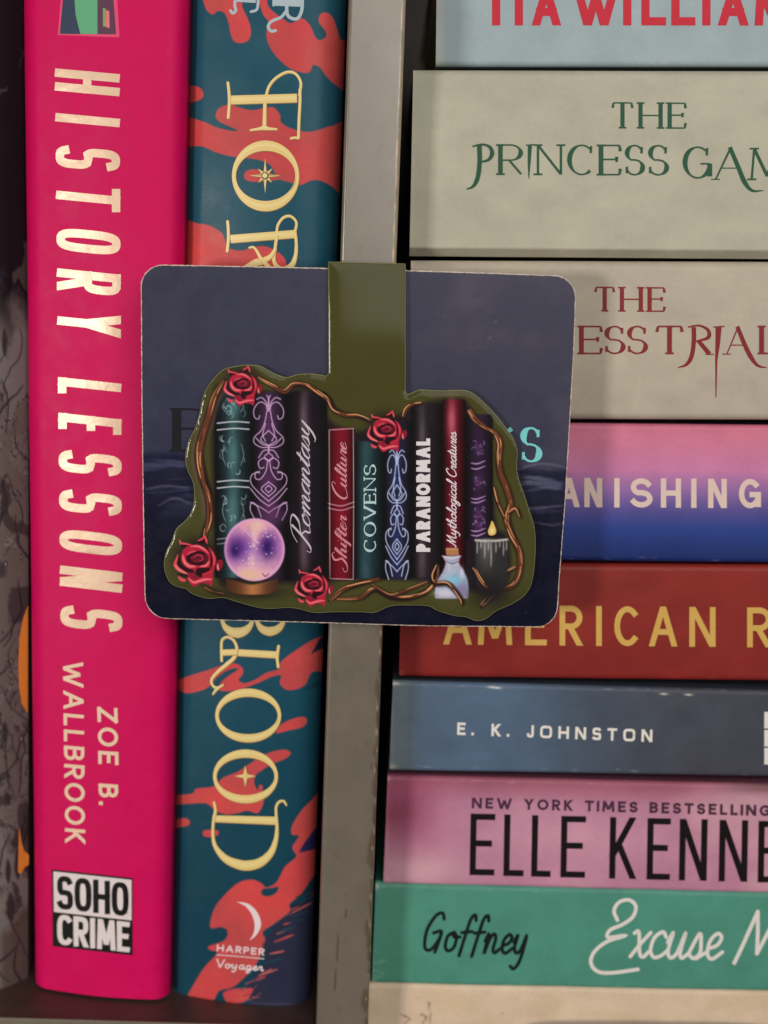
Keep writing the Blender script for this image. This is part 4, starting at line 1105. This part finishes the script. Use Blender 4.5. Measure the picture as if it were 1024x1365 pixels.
#@@CARD
# ------------------------------------------------------------------ backing card
YC = -2.0 * MM                                          # its printed face
def corner(c, r, a0, a1, n=9): 
    t = np.radians(np.linspace(a0, a1, n)); return [(c[0] + r[0] * math.cos(q_), c[1] + r[1] * math.sin(q_)) for q_ in t]
card_px = (corner((217, 381), (29, 28), 180, 270) + [(300, 354.5), (437, 357.5), (541, 360.5), (640, 363.5)]
           + corner((738, 396), (29.5, 29), -92, 0) + [(766, 450), (760, 560), (753, 680), (746, 770)]
           + corner((716, 806), (28, 30), 0, 92) + [(560, 834.5), (400, 829.5)] + corner((224, 794), (31, 31), 90, 180) + [(191, 690), (189, 540)])
def normals(P):
    d = np.roll(P, -1, 0) - np.roll(P, 1, 0); d /= np.linalg.norm(d, axis=1)[:, None] + 1e-9
    n = np.stack([d[:, 1], -d[:, 0]], 1)
    area_ = .5 * np.sum(P[:, 0] * np.roll(P[:, 1], -1) - np.roll(P[:, 0], -1) * P[:, 1])
    return n if area_ > 0 else -n                        # outward
def rim(P0, lifts, surf, name, m, parent, extra=None):
    """rings of outline points [(outline, depth lift)], joined, the last one closed behind"""
    n = len(P0[0]); V = np.vstack([surf.at(q_[:, 0], q_[:, 1], l_ + (extra(q_) if extra else 0)) for q_, l_ in zip(P0, lifts)])
    F = []
    for k_ in range(len(P0) - 1):
        F += [(k_ * n + i, k_ * n + (i + 1) % n, (k_ + 1) * n + (i + 1) % n, (k_ + 1) * n + i) for i in range(n)]
    F.append(tuple(range((len(P0) - 1) * n, len(P0) * n)))
    return mesh(name, V, F, m, parent, smooth=False)

card = thing('backing_card', 'dark blue rounded printed card pinned behind the olive bookmark', 'card', at(470., 830., YC))
csf = Flat(YC)
oc = resample(card_px, 1.6); on = normals(oc)
jit = (fbm(np.arange(len(oc)) / 2.2, np.zeros(len(oc)), 201, 3) - .5)
outer = oc + on * (.3 + jit[:, None] * 1.0)
innr = oc - on * (.75 + .9 * (fbm(np.arange(len(oc)) / 1.6, np.zeros(len(oc)), 207, 3) - .3))[:, None]
x, y, f = face_grid(innr, 1.5)
def paint_card(px, py):
    P = Paint(px, py, (58, 57, 74)); i = np.arange(len(px))
    n = fbm(px / 70, py / 50, 211); n2 = fbm(px / 18, py / 18, 217)
    P.mix(i, (84, 74, 88), np.clip((n - .42) * 2.4, 0, .7) * np.clip((px - 420) / 200, 0, 1))
    P.mix(i, (56, 58, 76), np.clip((n2 - .4) * 1.6, 0, .6) * .6)
    t = np.clip((py - 470) / 150, 0, 1); P.mix(i, (42, 44, 68), t * .6 * (1 - .55 * np.clip((px - 500) / 180, 0, 1)))
    w = np.clip((py - (600 + 22 * np.clip((px - 600) / 120, 0, 1))) / 10, 0, 1)
    P.mix(i, (24, 25, 48), w * .97)
    wv = fbm(px / 60, py / 7 + fbm(px / 50, py / 50, 3) * 2, 221, 5)
    fade = w * np.clip((735 - py) / 90, 0, 1)
    P.mix(i, (104, 98, 116), np.clip((wv - .55) * 5, 0, .75) * fade * np.clip((px - 560) / 100, .35, 1))
    P.mix(i, (70, 74, 100), np.clip((wv - .5) * 3, 0, .5) * fade)
    P.mix(i, (15, 15, 34), np.clip((py - 640) / 90, 0, 1) * .95)
    for q_, s_ in (([(195, 652), (220, 648), (250, 650)], .5), ([(212, 674), (232, 664), (256, 672)], .45), ([(690, 626), (720, 618), (752, 622)], .5), ([(700, 655), (730, 650), (750, 652)], .4), ([(705, 678), (730, 676), (750, 674)], .5), ([(712, 696), (735, 700), (748, 698)], .4)):
        P.stroke(q_, 3, (120, 114, 128), 1.4, s_)
    for q_ in ([(650, 452), (655, 449)], [(660, 430), (664, 427)], [(592, 420), (594, 421)], [(700, 817), (703, 816)]): P.stroke(q_, .9, (150, 146, 150), .5, .8, sm=False)
    return P.out()
mesh('printed_face', csf.at(x, y), f, M['card'], card, cols=paint_card(x, y))
rim([innr, outer, outer], [0, -.13 * MM, -.45 * MM], csf, 'cut_edge', M['core'], card)
rb = Ribbons(csf, .02 * MM)
glyph(rb, 'B', (231, 602), (50, 0), (0, -58), 13, serif=True, thin=.22, col=(14, 15, 24))
rb.build('lettering', mat('card_ink_dark', attr=True, spec=.2, rough=.45), card); rb = Ribbons(csf, .02 * MM)
TQ = (120, 200, 200)
glyph(rb, 'K', (640, 616), (48, 0), (0, -46), 10, serif=True, thin=.25, col=TQ)
glyph(rb, 'S', (694, 616), (28, .4), (0, -47), 9, serif=True, thin=.3, col=TQ)
rb.build('lettering', mat('card_ink', attr=True, spec=.2, rough=.45), card)
#@@MARK
# ------------------------------------------------------------------ magnetic bookmark
YM = -3.3 * MM
msf = Flat(YM)
mark = thing('magnetic_bookmark', 'olive die-cut bookmark picturing spell books, roses and a crystal ball', 'bookmark', at(480., 820., YM))
body = [(414, 497.6), (397, 499), (382, 503), (367, 498.5), (356, 492.6), (344, 487), (326, 486.5), (310, 489), (297, 493), (285.5, 504), (274, 520), (269, 535), (265, 555), (259, 573), (251, 589), (247, 609), (250, 627), (257, 642), (259, 659), (257, 677), (249, 692), (235, 705), (229, 721), (221, 737), (218.7, 756), (224, 773), (233, 781), (247, 785), (257, 792), (277, 798), (297, 797), (318, 803), (344, 810), (362, 811.5), (385, 810), (403, 813), (420, 817), (444, 816), (480, 816), (500, 816.5), (521, 808), (547, 807), (571, 808), (583, 814), (606, 821), (621, 822.6), (635, 827.6), (648, 825), (662, 814.5), (685, 804), (702, 791), (710, 773), (713.5, 744), (714, 721), (712, 700), (705.6, 680), (699, 659), (692, 639), (688.8, 621), (690, 603), (685, 585), (676, 572), (662, 554), (647, 538), (632, 525), (618, 520), (588, 520.5), (560, 519)]
bd = smooth(body, 4)
mk = np.vstack([[(543, 526), (540.6, 521)], [(540.6, 440), (540.8, 351.5)], [(489, 350), (437.4, 348.8)], [(438, 440), (438.2, 497)], [(435, 501), (428, 499.5)], bd[:1], bd[1:], ])
mk = resample(mk, 1.3); mn = normals(mk)
mi = mk - mn * .7
SP = .72
x, y, f = face_grid(mi, SP)
c1 = lambda pts: np.array(pts, float) * .29297 + (180, 330)
c2 = lambda pts: np.array(pts, float) * .29297 + (480, 330)
c3 = lambda pts: np.array(pts, float) * .29297 + (180, 580)
c4 = lambda pts: np.array(pts, float) * .29297 + (480, 580)
art = Paint(x, y, (74, 71, 32))
ai = np.arange(len(x))
n = fbm(x / 40, y / 40, 301); art.c *= (1 + .08 * (n - .5))[:, None]
art.mix(ai, (80, 80, 46), np.clip((y - 560) / 300, 0, .5) * (.5 + n))
# dark mass the painted books stand in
art.poly([(284, 530), (300, 512), (340, 520), (380, 522), (400, 518), (432, 526), (440, 560), (478, 575), (520, 560), (548, 545), (575, 535), (615, 532), (634, 552), (650, 570), (656, 640), (662, 700), (676, 715), (680, 760), (668, 786), (640, 790), (600, 780), (560, 774), (500, 772), (440, 774), (380, 778), (320, 776), (290, 770), (284, 650)], (36, 28, 34), 4)
def artbook(x0, x1, y0, y1, base, hi, hx, hw, hop=.7, lean=0.0, edge=.78):
    P_ = np.array([(x0 + lean, y0 + 3), (x0 + 3 + lean, y0), (x1 - 3 + lean, y0), (x1 + lean, y0 + 3), (x1, y1), (x0, y1)], float)
    i = art.sel(P_, 2)
    xx, yy = art.x[i], art.y[i]
    d = seg_dist(xx, yy, P_, np.roll(P_, -1, 0)); sd = np.where(inside(xx, yy, P_), -d, d)
    m_ = (xx - x0) / (x1 - x0)
    sh = 1 - edge * np.abs(2 * m_ - 1) ** 2.2
    col = np.asarray(base, float) * sh[:, None]
    hl = np.exp(-((xx - hx) / hw) ** 2) * hop * (.35 + .65 * fbm(xx / 30, yy / 45, int(x0)))
    col = col * (1 - hl[:, None]) + np.asarray(hi, float) * hl[:, None]
    col *= (1 + .25 * (fbm(xx / 12, yy / 20, int(x0) + 5) - .5))[:, None]
    art.mix(i, col, .5 - sd / 2.4)
artbook(287, 337, 516, 770, (30, 46, 52), (96, 136, 136), 311, 8, .75)
artbook(337, 381, 522, 772, (44, 32, 48), (90, 60, 92), 359, 14, .5)
artbook(381, 436, 522, 773, (32, 24, 34), (120, 96, 106), 407, 6, .75)
artbook(436.5, 473, 570, 773, (108, 10, 32), (150, 40, 58), 455, 10, .6)
artbook(473, 512, 588, 771, (28, 48, 54), (78, 112, 116), 487, 9, .65)
artbook(512, 548, 560, 772, (36, 30, 44), (52, 60, 104), 529, 12, .6)
artbook(548, 590, 538, 770, (40, 31, 38), (96, 84, 90), 562, 6, .7)
artbook(589, 621, 532, 768, (84, 10, 28), (160, 60, 78), 603, 6, .7)
artbook(621, 657, 552, 720, (42, 30, 44), (70, 40, 84), 638, 9, .6)
# highlights at the top of the spines
art.blob(404, 555, 5, 26, (132, 104, 112), .55); art.blob(404, 735, 5, 28, (120, 92, 104), .5)
art.blob(602, 560, 6, 26, (206, 116, 128), .7); art.blob(563, 580, 4, 30, (112, 100, 106), .5); art.blob(563, 745, 6, 22, (112, 96, 104), .45)
LW = (206, 200, 204)
# teal spine: bands and worn scroll ornament
for yy in (563.5, 572.5, 641.5, 650, 718, 724.5):
    art.stroke([(290, yy + .5), (312, yy - 1.6), (332, yy - .5)], 2.0, (190, 190, 196), .6, .85 if yy < 700 else .5, taper=False)
r_ = random.Random(4)
for yc_, hh in ((543, 12), (607, 26), (682, 26)):
    for k_ in range(12):
        xx = 311 + r_.uniform(-15, 15); yy = yc_ + r_.uniform(-hh, hh)
        a0 = r_.uniform(0, 6.28); rr = r_.uniform(1.5, 4)
        art.stroke([(xx + rr * math.cos(a0 + q_ * .9), yy + rr * math.sin(a0 + q_ * .9) * 1.4) for q_ in range(4)], 1.2, (188, 204, 204), .6, r_.uniform(.4, .85))
    art.blob(310, yc_, 9, hh * .8, (98, 146, 146), .45)
    art.stroke([(299, yc_ - hh * .6), (297, yc_), (301, yc_ + hh * .5)], 1.1, (196, 206, 206), .6, .6); art.stroke([(322, yc_ - hh * .6), (325, yc_), (321, yc_ + hh * .5)], 1.1, (196, 206, 206), .6, .6)
# filigree (right half in pixels, mirrored about its axis)
FIL = [c1(q_) - (358.0, 0) for q_ in ([(608, 740), (618, 705), (640, 682), (662, 690)], [(608, 722), (608, 690), (600, 672)], [(612, 745), (622, 712), (650, 704), (674, 735), (672, 770), (655, 780), (648, 764)], [(616, 745), (624, 790), (642, 832), (672, 862), (672, 890), (640, 908), (608, 908)], [(608, 832), (644, 872), (608, 900)], [(622, 800), (634, 850), (622, 880)], [(608, 905), (608, 930)])]
FIL += [c3(q_) - (357.8, 0) for q_ in ([(607, 48), (636, 40), (665, 12)], [(607, 66), (632, 72), (652, 102)], [(607, 80), (626, 98), (607, 116)], [(609, 118), (630, 104), (653, 122), (646, 150), (628, 146)], [(612, 122), (620, 165), (645, 200), (668, 194), (664, 168), (648, 172)], [(648, 164), (684, 182), (686, 220), (650, 262), (607, 300)], [(607, 212), (640, 244), (607, 278)], [(607, 228), (622, 244), (607, 260)], [(607, 322), (650, 290), (690, 242)], [(607, 352), (640, 330), (690, 305)], [(640, 372), (660, 322), (684, 306), (690, 340), (668, 386)])]
def filigree(cx, y0, y1, sx, line, fill, skip_low=0):
    ya, yb = 527.0, 693.0
    for q_ in FIL:
        Y_ = y0 + (q_[:, 1] - ya) * (y1 - y0) / (yb - ya)
        for s_ in (-1, 1):
            P_ = np.stack([cx + s_ * q_[:, 0] * sx, Y_], 1)
            art.stroke(P_, 4.0, fill, 2.0, .16)
    for t_, rx, ry in ((.1, 6, 10), (.24, 9, 14), (.52, 7, 10), (.68, 10, 10), (.85, 10, 12)):
        art.blob(cx, y0 + t_ * (y1 - y0), rx * sx, ry, fill, .5)
    for q_ in FIL:
        Y_ = y0 + (q_[:, 1] - ya) * (y1 - y0) / (yb - ya)
        for s_ in (-1, 1):
            art.stroke(np.stack([cx + s_ * q_[:, 0] * sx, Y_], 1), 1.3, line, .55, .9, taper=False)
filigree(358.3, 527, 693, 1.0, (206, 174, 204), (112, 52, 108))
filigree(529.3, 597, 772, .62, (196, 204, 226), (46, 62, 128))
# crimson spine: white frame and double band
for q_ in ([(439, 573), (471, 571)], [(439, 574), (439.5, 668), (440, 770)], [(471, 572), (471.5, 668), (471, 771)], [(440, 771), (471, 772)], [(438, 671), (455, 674), (472, 669)], [(438, 677), (455, 680), (472, 675)]):
    art.stroke(q_, 1.3, (200, 176, 178), .6, .85, taper=False)
# purple spine ornament
for yy in (616, 623, 663, 668, 706, 712):
    art.stroke([(628, yy + 1), (636, yy + 2), (647, yy - 2)], 2.0, (176, 140, 184), .6, .9)
for yc_, hh in ((597, 9), (642, 12), (685, 11), (700, 6)):
    for k_ in range(9):
        xx = 638 + r_.uniform(-7, 7); yy = yc_ + r_.uniform(-hh, hh); a0 = r_.uniform(0, 6.28); rr = r_.uniform(1.3, 3)
        art.stroke([(xx + rr * math.cos(a0 + q_ * .9), yy + rr * math.sin(a0 + q_ * .9)) for q_ in range(4)], 1.2, (160, 122, 170), .6, r_.uniform(.5, .9))
    art.blob(638, yc_, 5, hh * .7, (112, 66, 124), .5)
# vines
def vine(pts, w=5.0, strands=3, seed=0, glow=1.0):
    r2 = random.Random(seed)
    P_ = smooth(pts, 10); N_ = len(P_)
    tn = np.gradient(P_, axis=0); tn /= np.linalg.norm(tn, axis=1)[:, None] + 1e-9; nr = np.stack([-tn[:, 1], tn[:, 0]], 1)
    art.stroke(P_, w * 2.0, (36, 22, 20), 1.8, .85, sm=False)
    s_ = np.linspace(0, 1, N_)
    for k_ in range(strands):
        ph = r2.uniform(0, 6.28); fr = r2.uniform(5, 9) * N_ / 80
        off = np.sin(s_ * fr + ph + k_ * 2.1) * w * .42
        Q_ = P_ + nr * off[:, None]
        art.stroke(Q_, w * .55, (88, 50, 34), .8, .9, sm=False)
        art.stroke(Q_ - (.5, .6), w * .26, (132, 76, 48), .7, .75, sm=False)
        k0 = 0
        while k0 < N_ - 4:                                # broken light along the bark
            L_ = r2.randint(8, 20)
            if r2.random() < .66 * glow: art.stroke(Q_[k0:k0 + L_] - (.7, .9), 1.35, (250, 192, 138), .6, r2.uniform(.5, .95), sm=False)
            k0 += L_ + r2.randint(1, 5)
art.stroke([(304, 506), (288, 532), (277, 562), (266, 592), (264, 620), (272, 650), (276, 690)], 17, (104, 84, 74), 3, .75)
vine([(300, 508), (286, 532), (277, 560), (268, 590), (266, 612), (272, 640), (279, 662), (280, 690), (273, 712), (270, 726)], 6.5, 4, 1)
vine([(345, 503), (362, 513), (380, 522), (392, 513), (408, 514), (424, 523), (438, 532), (446, 546), (462, 553), (478, 555), (494, 562)], 4.5, 3, 2)
vine([(538, 556), (542, 546), (550, 540), (562, 538)], 3.4, 2, 3)
vine([(626, 547), (634, 560), (648, 571), (660, 578), (667, 592), (665, 612), (668, 632), (676, 652), (681, 672), (676, 690), (682, 712), (692, 734), (694, 756), (686, 778), (668, 786), (652, 798), (643, 808)], 5.4, 4, 4)
vine([(660, 650), (664, 670), (672, 690)], 3, 2, 5); vine([(678, 684), (688, 678), (695, 690)], 3, 2, 6, 1.4)
vine([(632, 757), (640, 770), (650, 784), (658, 776), (670, 766), (688, 756)], 3.4, 2, 7, 1.3)
vine([(440, 800), (458, 786), (480, 778), (506, 772)], 4.2, 3, 8); vine([(450, 798), (480, 797), (500, 786), (524, 796), (548, 796), (572, 786), (582, 768), (583, 754)], 4.4, 3, 9, 1.2)
vine([(496, 780), (520, 794), (540, 788), (570, 776)], 3, 2, 10)
vine([(300, 792), (285, 788), (270, 780)], 3, 2, 12)
# crystal ball on its stand
art.blob(336, 789, 44, 10, (30, 22, 18), .8)
art.poly([(301, 776), (306, 772), (336, 779), (366, 772), (371, 776), (367, 788), (352, 792), (322, 792), (307, 788)], lambda xx, yy: np.stack([118 + 60 * np.exp(-((xx - 338) / 14) ** 2) - 40 * np.abs(xx - 336) / 34, 74 + 44 * np.exp(-((xx - 338) / 14) ** 2) - 26 * np.abs(xx - 336) / 34, 48 + 24 * np.exp(-((xx - 338) / 14) ** 2) - 14 * np.abs(xx - 336) / 34], 1), 1.2)
art.blob(365, 686, 18, 12, (128, 70, 120), .5)
def ball(xx, yy):
    c_ = np.empty((len(xx), 3)); c_[:] = (192, 134, 178)
    def add(cx, cy, rx, ry, col, op):
        a_ = (op * np.exp(-(((xx - cx) / rx) ** 2 + ((yy - cy) / ry) ** 2)))[:, None]; c_[:] = c_ * (1 - a_) + np.array(col, float) * a_
    add(340, 701, 24, 12, (232, 176, 172), .85); add(344, 701, 8, 8, (250, 214, 190), .8); add(334, 766, 22, 11, (248, 206, 164), 1); add(348, 752, 26, 14, (236, 190, 196), .6)
    add(318, 730, 16, 17, (88, 46, 128), .92); add(358, 728, 13, 18, (80, 42, 120), .92); add(313, 734, 6, 9, (52, 26, 88), .9); add(356, 730, 6, 10, (54, 28, 92), .9)
    add(337, 740, 10, 14, (132, 96, 168), .5); add(340, 712, 4, 16, (248, 206, 196), .7); add(336, 748, 5, 12, (244, 200, 190), .6)
    n_ = fbm(xx / 9, yy / 9, 401); c_ *= (1 + .22 * (n_ - .5))[:, None]
    rr = np.hypot((xx - 339.5) / 40.5, (yy - 732.5) / 42)
    a_ = np.clip((rr - .88) * 7, 0, .7)[:, None]; c_[:] = c_ * (1 - a_) + np.array((228, 170, 208), float) * a_
    return c_
art.ell(339.5, 732.5, 40.5, 42, ball, 1.1)
for k_ in range(34):
    a0 = r_.uniform(0, 6.28); rr = r_.uniform(0, 33); art.blob(339 + rr * math.cos(a0), 728 + rr * math.sin(a0) * .8, .9, .9, (248, 236, 248), r_.uniform(.4, 1))
art.stroke([(350, 764), (354, 768), (359, 764)], 1.6, (110, 50, 80), .6, .8)
# roses
def rose(cx, cy, k_):
    """one painted rose, k_ its size against the largest"""
    T = lambda pts: (np.array(pts, float) - (492, 452)) / 10.24 * k_ + (cx, cy)
    RD, MID, PK, LT, DKR = (170, 40, 64), (140, 30, 52), (222, 84, 98), (240, 146, 146), (46, 12, 26)
    art.blob(cx, cy, 29 * k_, 27 * k_, (34, 16, 24), .92, 1.6)
    p = lambda pts, c, aa=.7, op=1.0: art.poly(T(pts), c, aa, op, n=5)
    l = lambda pts, w, c, op=1.0: art.stroke(T(pts), w / 10.24 * k_, c, .6, op)
    p([(470, 225), (540, 195), (598, 140), (618, 200), (630, 255), (560, 250)], DKR)
    l([(500, 215), (560, 185), (600, 145)], 24, PK); l([(598, 150), (612, 200), (624, 245)], 30, PK)
    p([(242, 200), (280, 235), (340, 250), (410, 262), (350, 305), (262, 285)], DKR)
    l([(250, 205), (275, 245), (335, 255), (410, 268)], 26, PK); l([(252, 210), (258, 270)], 20, LT, .8)
    p([(640, 300), (705, 350), (750, 440), (745, 530), (715, 630), (680, 700), (640, 640), (690, 520), (680, 400)], RD)
    p([(380, 650), (440, 650), (520, 715), (610, 630), (700, 600), (695, 825), (640, 800), (540, 790), (450, 838), (400, 800), (355, 720)], RD)
    p([(380, 655), (440, 665), (520, 730), (470, 745), (420, 740)], MID)
    l([(375, 730), (440, 780), (520, 760), (600, 738), (690, 738)], 40, PK); l([(390, 745), (450, 780), (520, 762), (610, 742), (670, 738)], 20, LT, .8)
    p([(232, 695), (290, 725), (335, 742), (320, 772), (255, 755)], PK)
    p([(230, 395), (200, 450), (168, 540), (198, 600), (260, 640), (365, 668), (300, 610), (235, 565), (212, 520), (228, 460)], PK)
    l([(190, 545), (250, 615), (350, 660)], 22, LT, .9)
    p([(300, 335), (400, 270), (500, 285), (600, 330), (668, 390), (672, 480), (655, 575), (560, 578), (492, 592), (470, 645), (430, 605), (370, 590), (305, 540), (270, 450)], RD)
    p([(345, 420), (390, 375), (480, 352), (570, 362), (630, 420), (632, 490), (570, 540), (480, 545), (390, 520), (350, 480)], DKR)
    l([(355, 405), (400, 372), (470, 355)], 26, PK, .9)
    p([(395, 440), (450, 400), (520, 385), (575, 425), (560, 480), (500, 510), (430, 500)], (120, 28, 48), 1.0, .9)
    l([(440, 440), (500, 405), (560, 420), (570, 470), (520, 490)], 24, (176, 56, 78), .85)
    l([(455, 465), (500, 445), (530, 460)], 14, (70, 14, 32), .8); l([(590, 400), (615, 450), (580, 520)], 18, MID, .9)
    l([(295, 410), (308, 490), (375, 560), (470, 565)], 44, PK); l([(300, 430), (320, 500), (385, 555), (450, 562)], 22, LT, .9)
    l([(530, 565), (610, 552), (655, 495)], 34, PK); l([(545, 562), (615, 548), (648, 505)], 16, LT, .9)
    l([(400, 290), (500, 285), (590, 330), (640, 380)], 36, PK); l([(430, 285), (530, 298), (600, 342)], 17, LT, .8)
    p([(485, 600), (560, 585), (665, 588), (640, 640), (565, 675), (548, 712), (480, 660)], DKR)
    l([(676, 380), (690, 470), (680, 580)], 22, DKR); l([(690, 365), (722, 450), (722, 540)], 24, PK, .9)
    l([(240, 440), (245, 540), (320, 600), (420, 640)], 40, DKR, .9); l([(225, 660), (300, 690), (370, 695)], 26, DKR, .8)
    p([(748, 530), (780, 475), (835, 480), (838, 560), (780, 628), (745, 590)], MID); l([(770, 530), (772, 575), (782, 610)], 24, (236, 150, 136))
    l([(755, 540), (745, 580)], 18, DKR)
    l([(560, 675), (630, 650), (690, 625)], 30, (190, 50, 72), .9)
rose(323, 511.5, .79); rose(514.8, 572, .81); rose(263.2, 744, 1.0); rose(417.5, 778.5, .79)
# bottle
art.poly([(592, 742), (612, 741), (612, 750), (618, 760), (624, 776), (624, 796), (618, 797.5), (586, 797.5), (580, 795), (582, 776), (590, 762), (594, 750)], lambda xx, yy: np.stack([150 + 50 * fbm(xx / 8, yy / 8, 5) - .8 * np.abs(xx - 600), 148 + 50 * fbm(xx / 8, yy / 8, 5) - .7 * np.abs(xx - 600), 168 + 44 * fbm(xx / 8, yy / 8, 5) - .6 * np.abs(xx - 600)], 1), 1.1)
art.blob(606, 774, 12, 9, (126, 196, 214), .75); art.blob(612, 786, 9, 9, (132, 110, 156), .6); art.blob(592, 790, 12, 5, (214, 212, 220), .8); art.blob(616, 764, 3, 8, (226, 226, 236), .6)
art.stroke([(590, 741), (602, 744), (614, 741)], 3.4, (196, 196, 206), .7, .9); art.stroke([(595, 748), (603, 751), (611, 748)], 1.4, (90, 84, 100), .6, .8)
art.poly([(594, 730), (611, 730), (612, 740), (595, 740)], (172, 124, 84), .8, sm=False); art.stroke([(596, 732), (609, 732)], 1.4, (220, 178, 136), .6)
vine([(583, 754), (576, 768), (580, 778), (596, 778), (606, 786), (616, 800), (617, 806)], 3.6, 2, 11, 1.6)
# candle with its painted flame
art.poly([(634, 722), (640, 718), (670, 717), (676, 722), (676, 770), (668, 790), (646, 792), (636, 778)], lambda xx, yy: np.stack([52 + 60 * np.exp(-((xx - 648) / 10) ** 2) * np.clip((770 - yy) / 50, 0, 1), 50 + 58 * np.exp(-((xx - 648) / 10) ** 2) * np.clip((770 - yy) / 50, 0, 1), 50 + 58 * np.exp(-((xx - 648) / 10) ** 2) * np.clip((770 - yy) / 50, 0, 1)], 1), 1.2)
art.blob(655, 790, 26, 20, (34, 28, 32), .85)
for xx, L_ in ((636, 16), (641, 9), (646, 22), (651, 12), (654.5, 34), (661, 15), (666, 8), (671, 19), (675, 12)):
    art.stroke([(xx, 721), (xx + .3, 721 + L_ * .6), (xx, 721 + L_)], 1.9, (176, 168, 164), .9, .8)
art.stroke([(634, 720), (655, 721), (676, 719)], 3.2, (190, 184, 178), 1.0, .85, taper=False); art.stroke([(650, 722), (662, 723)], 2, (90, 84, 80), .8, .7)
art.poly([(656, 694), (660, 702), (661.5, 709), (658, 713), (652.5, 713), (650.5, 708), (653, 701)], (246, 196, 112), .7); art.blob(656, 707, 2.6, 4, (255, 236, 180), .9)
vine([(634, 760), (642, 774), (650, 784)], 3, 2, 14, 1.5)
lift = 0 * x
dd = seg_dist(x, y, mi, np.roll(mi, -1, 0))
pp = msf.at(x, y)
pp[:, 1] -= (.16 * (1 - np.exp(-dd / 3.2)) + .04 * (fbm(x / 30, y / 30, 511) - .5) * np.clip(dd / 10, 0, 1) * np.clip((y - 505) / 25, 0, 1) + .07 * (fbm(x / 5, y / 5, 517, 3) - .5) * np.exp(-dd / 2.5) * np.clip((y - 485) / 20, 0, 1)) * MM
pp[:, 1] += .4 * MM * np.clip((505 - y) / 155, 0, 1) ** 2
mesh('front_panel', pp, f, M['mark'], mark, cols=art.out(1.14))
rim([mi, mk, mk], [0.0, -.06 * MM, -.62 * MM], msf, 'panel_rim', M['markedge'], mark, lambda q_: -.4 * MM * np.clip((505 - q_[:, 1]) / 155, 0, 1) ** 2)
class MarkFace:
    def at(s, px, py, lift=0.0):
        px = np.asarray(px, float)
        p = msf.at(px, py, lift + .24 * MM)
        p[..., 1] -= .04 * (fbm(px / 30, np.asarray(py, float) / 30, 511) - .5) * np.clip((np.asarray(py, float) - 505) / 25, 0, 1) * MM
        return p
mf = MarkFace()
rb = Ribbons(mf, .03 * MM)
script(rb, 'Romantasy', (413.5, 731), (-1, -166), (-20, 0), 1.9, slant=.55, col=(200, 186, 194), con=True)
script(rb, 'Shifter', (462, 759), (0, -70), (-15, 0), 2.0, slant=.35, col=(206, 128, 136), con=True)
script(rb, 'Culture', (462, 665), (0, -74), (-15, 0), 2.0, slant=.35, col=(210, 134, 142), con=True)
text(rb, 'COVENS', (501.5, 735), (0, -116), (-16.5, 0), 3.4, gap=.18, serif=True, thin=.4, col=(176, 206, 202))
text(rb, 'PARANORMAL', (573.5, 735), (0, -151), (-18.5, 0), 5.2, gap=.12, col=(230, 220, 220))
script(rb, 'Mythological Creatures', (608, 728), (0, -152), (-12.5, 0), 1.45, slant=.3, col=(228, 210, 212), taper=.3)
rb.build('lettering', mat('bookmark_ink', attr=True, spec=.2, rough=.32, coat=.3), mark)
# strap folded over the card's top edge and the magnet flap behind
mb = MB()
n_ = 10
L0, L1 = at(437.4, 349.2, YM + .36 * MM), at(540.8, 351.7, YM + .36 * MM)
V = []; F = []
rr = .68 * MM
for k_ in range(n_ + 1):
    a = math.pi * k_ / n_
    dy, dz = rr * (1 - math.cos(a)) + .15 * MM, .12 * rr * math.sin(a)
    V += [L0 + (0, dy, dz), L1 + (0, dy, dz)]
F = [(2 * k_, 2 * k_ + 1, 2 * k_ + 3, 2 * k_ + 2) for k_ in range(n_)]
o_ = mesh('strap_fold', V, F, M['olive'], mark)
yb_ = YM + .36 * MM + 2 * rr + .15 * MM
mb = MB()
c_ = [at(437.4, 349.2, YM), at(540.8, 351.7, YM), at(540.8, 520., YM), at(437.4, 520., YM)]
for q_ in c_: q_[1] = yb_
mb.hexa([c_[3], c_[2], c_[1], c_[0]] + [q_ + np.array([0, .25 * MM, 0]) for q_ in (c_[3], c_[2], c_[1], c_[0])])
mb.build('magnet_flap', M['olive'], mark)
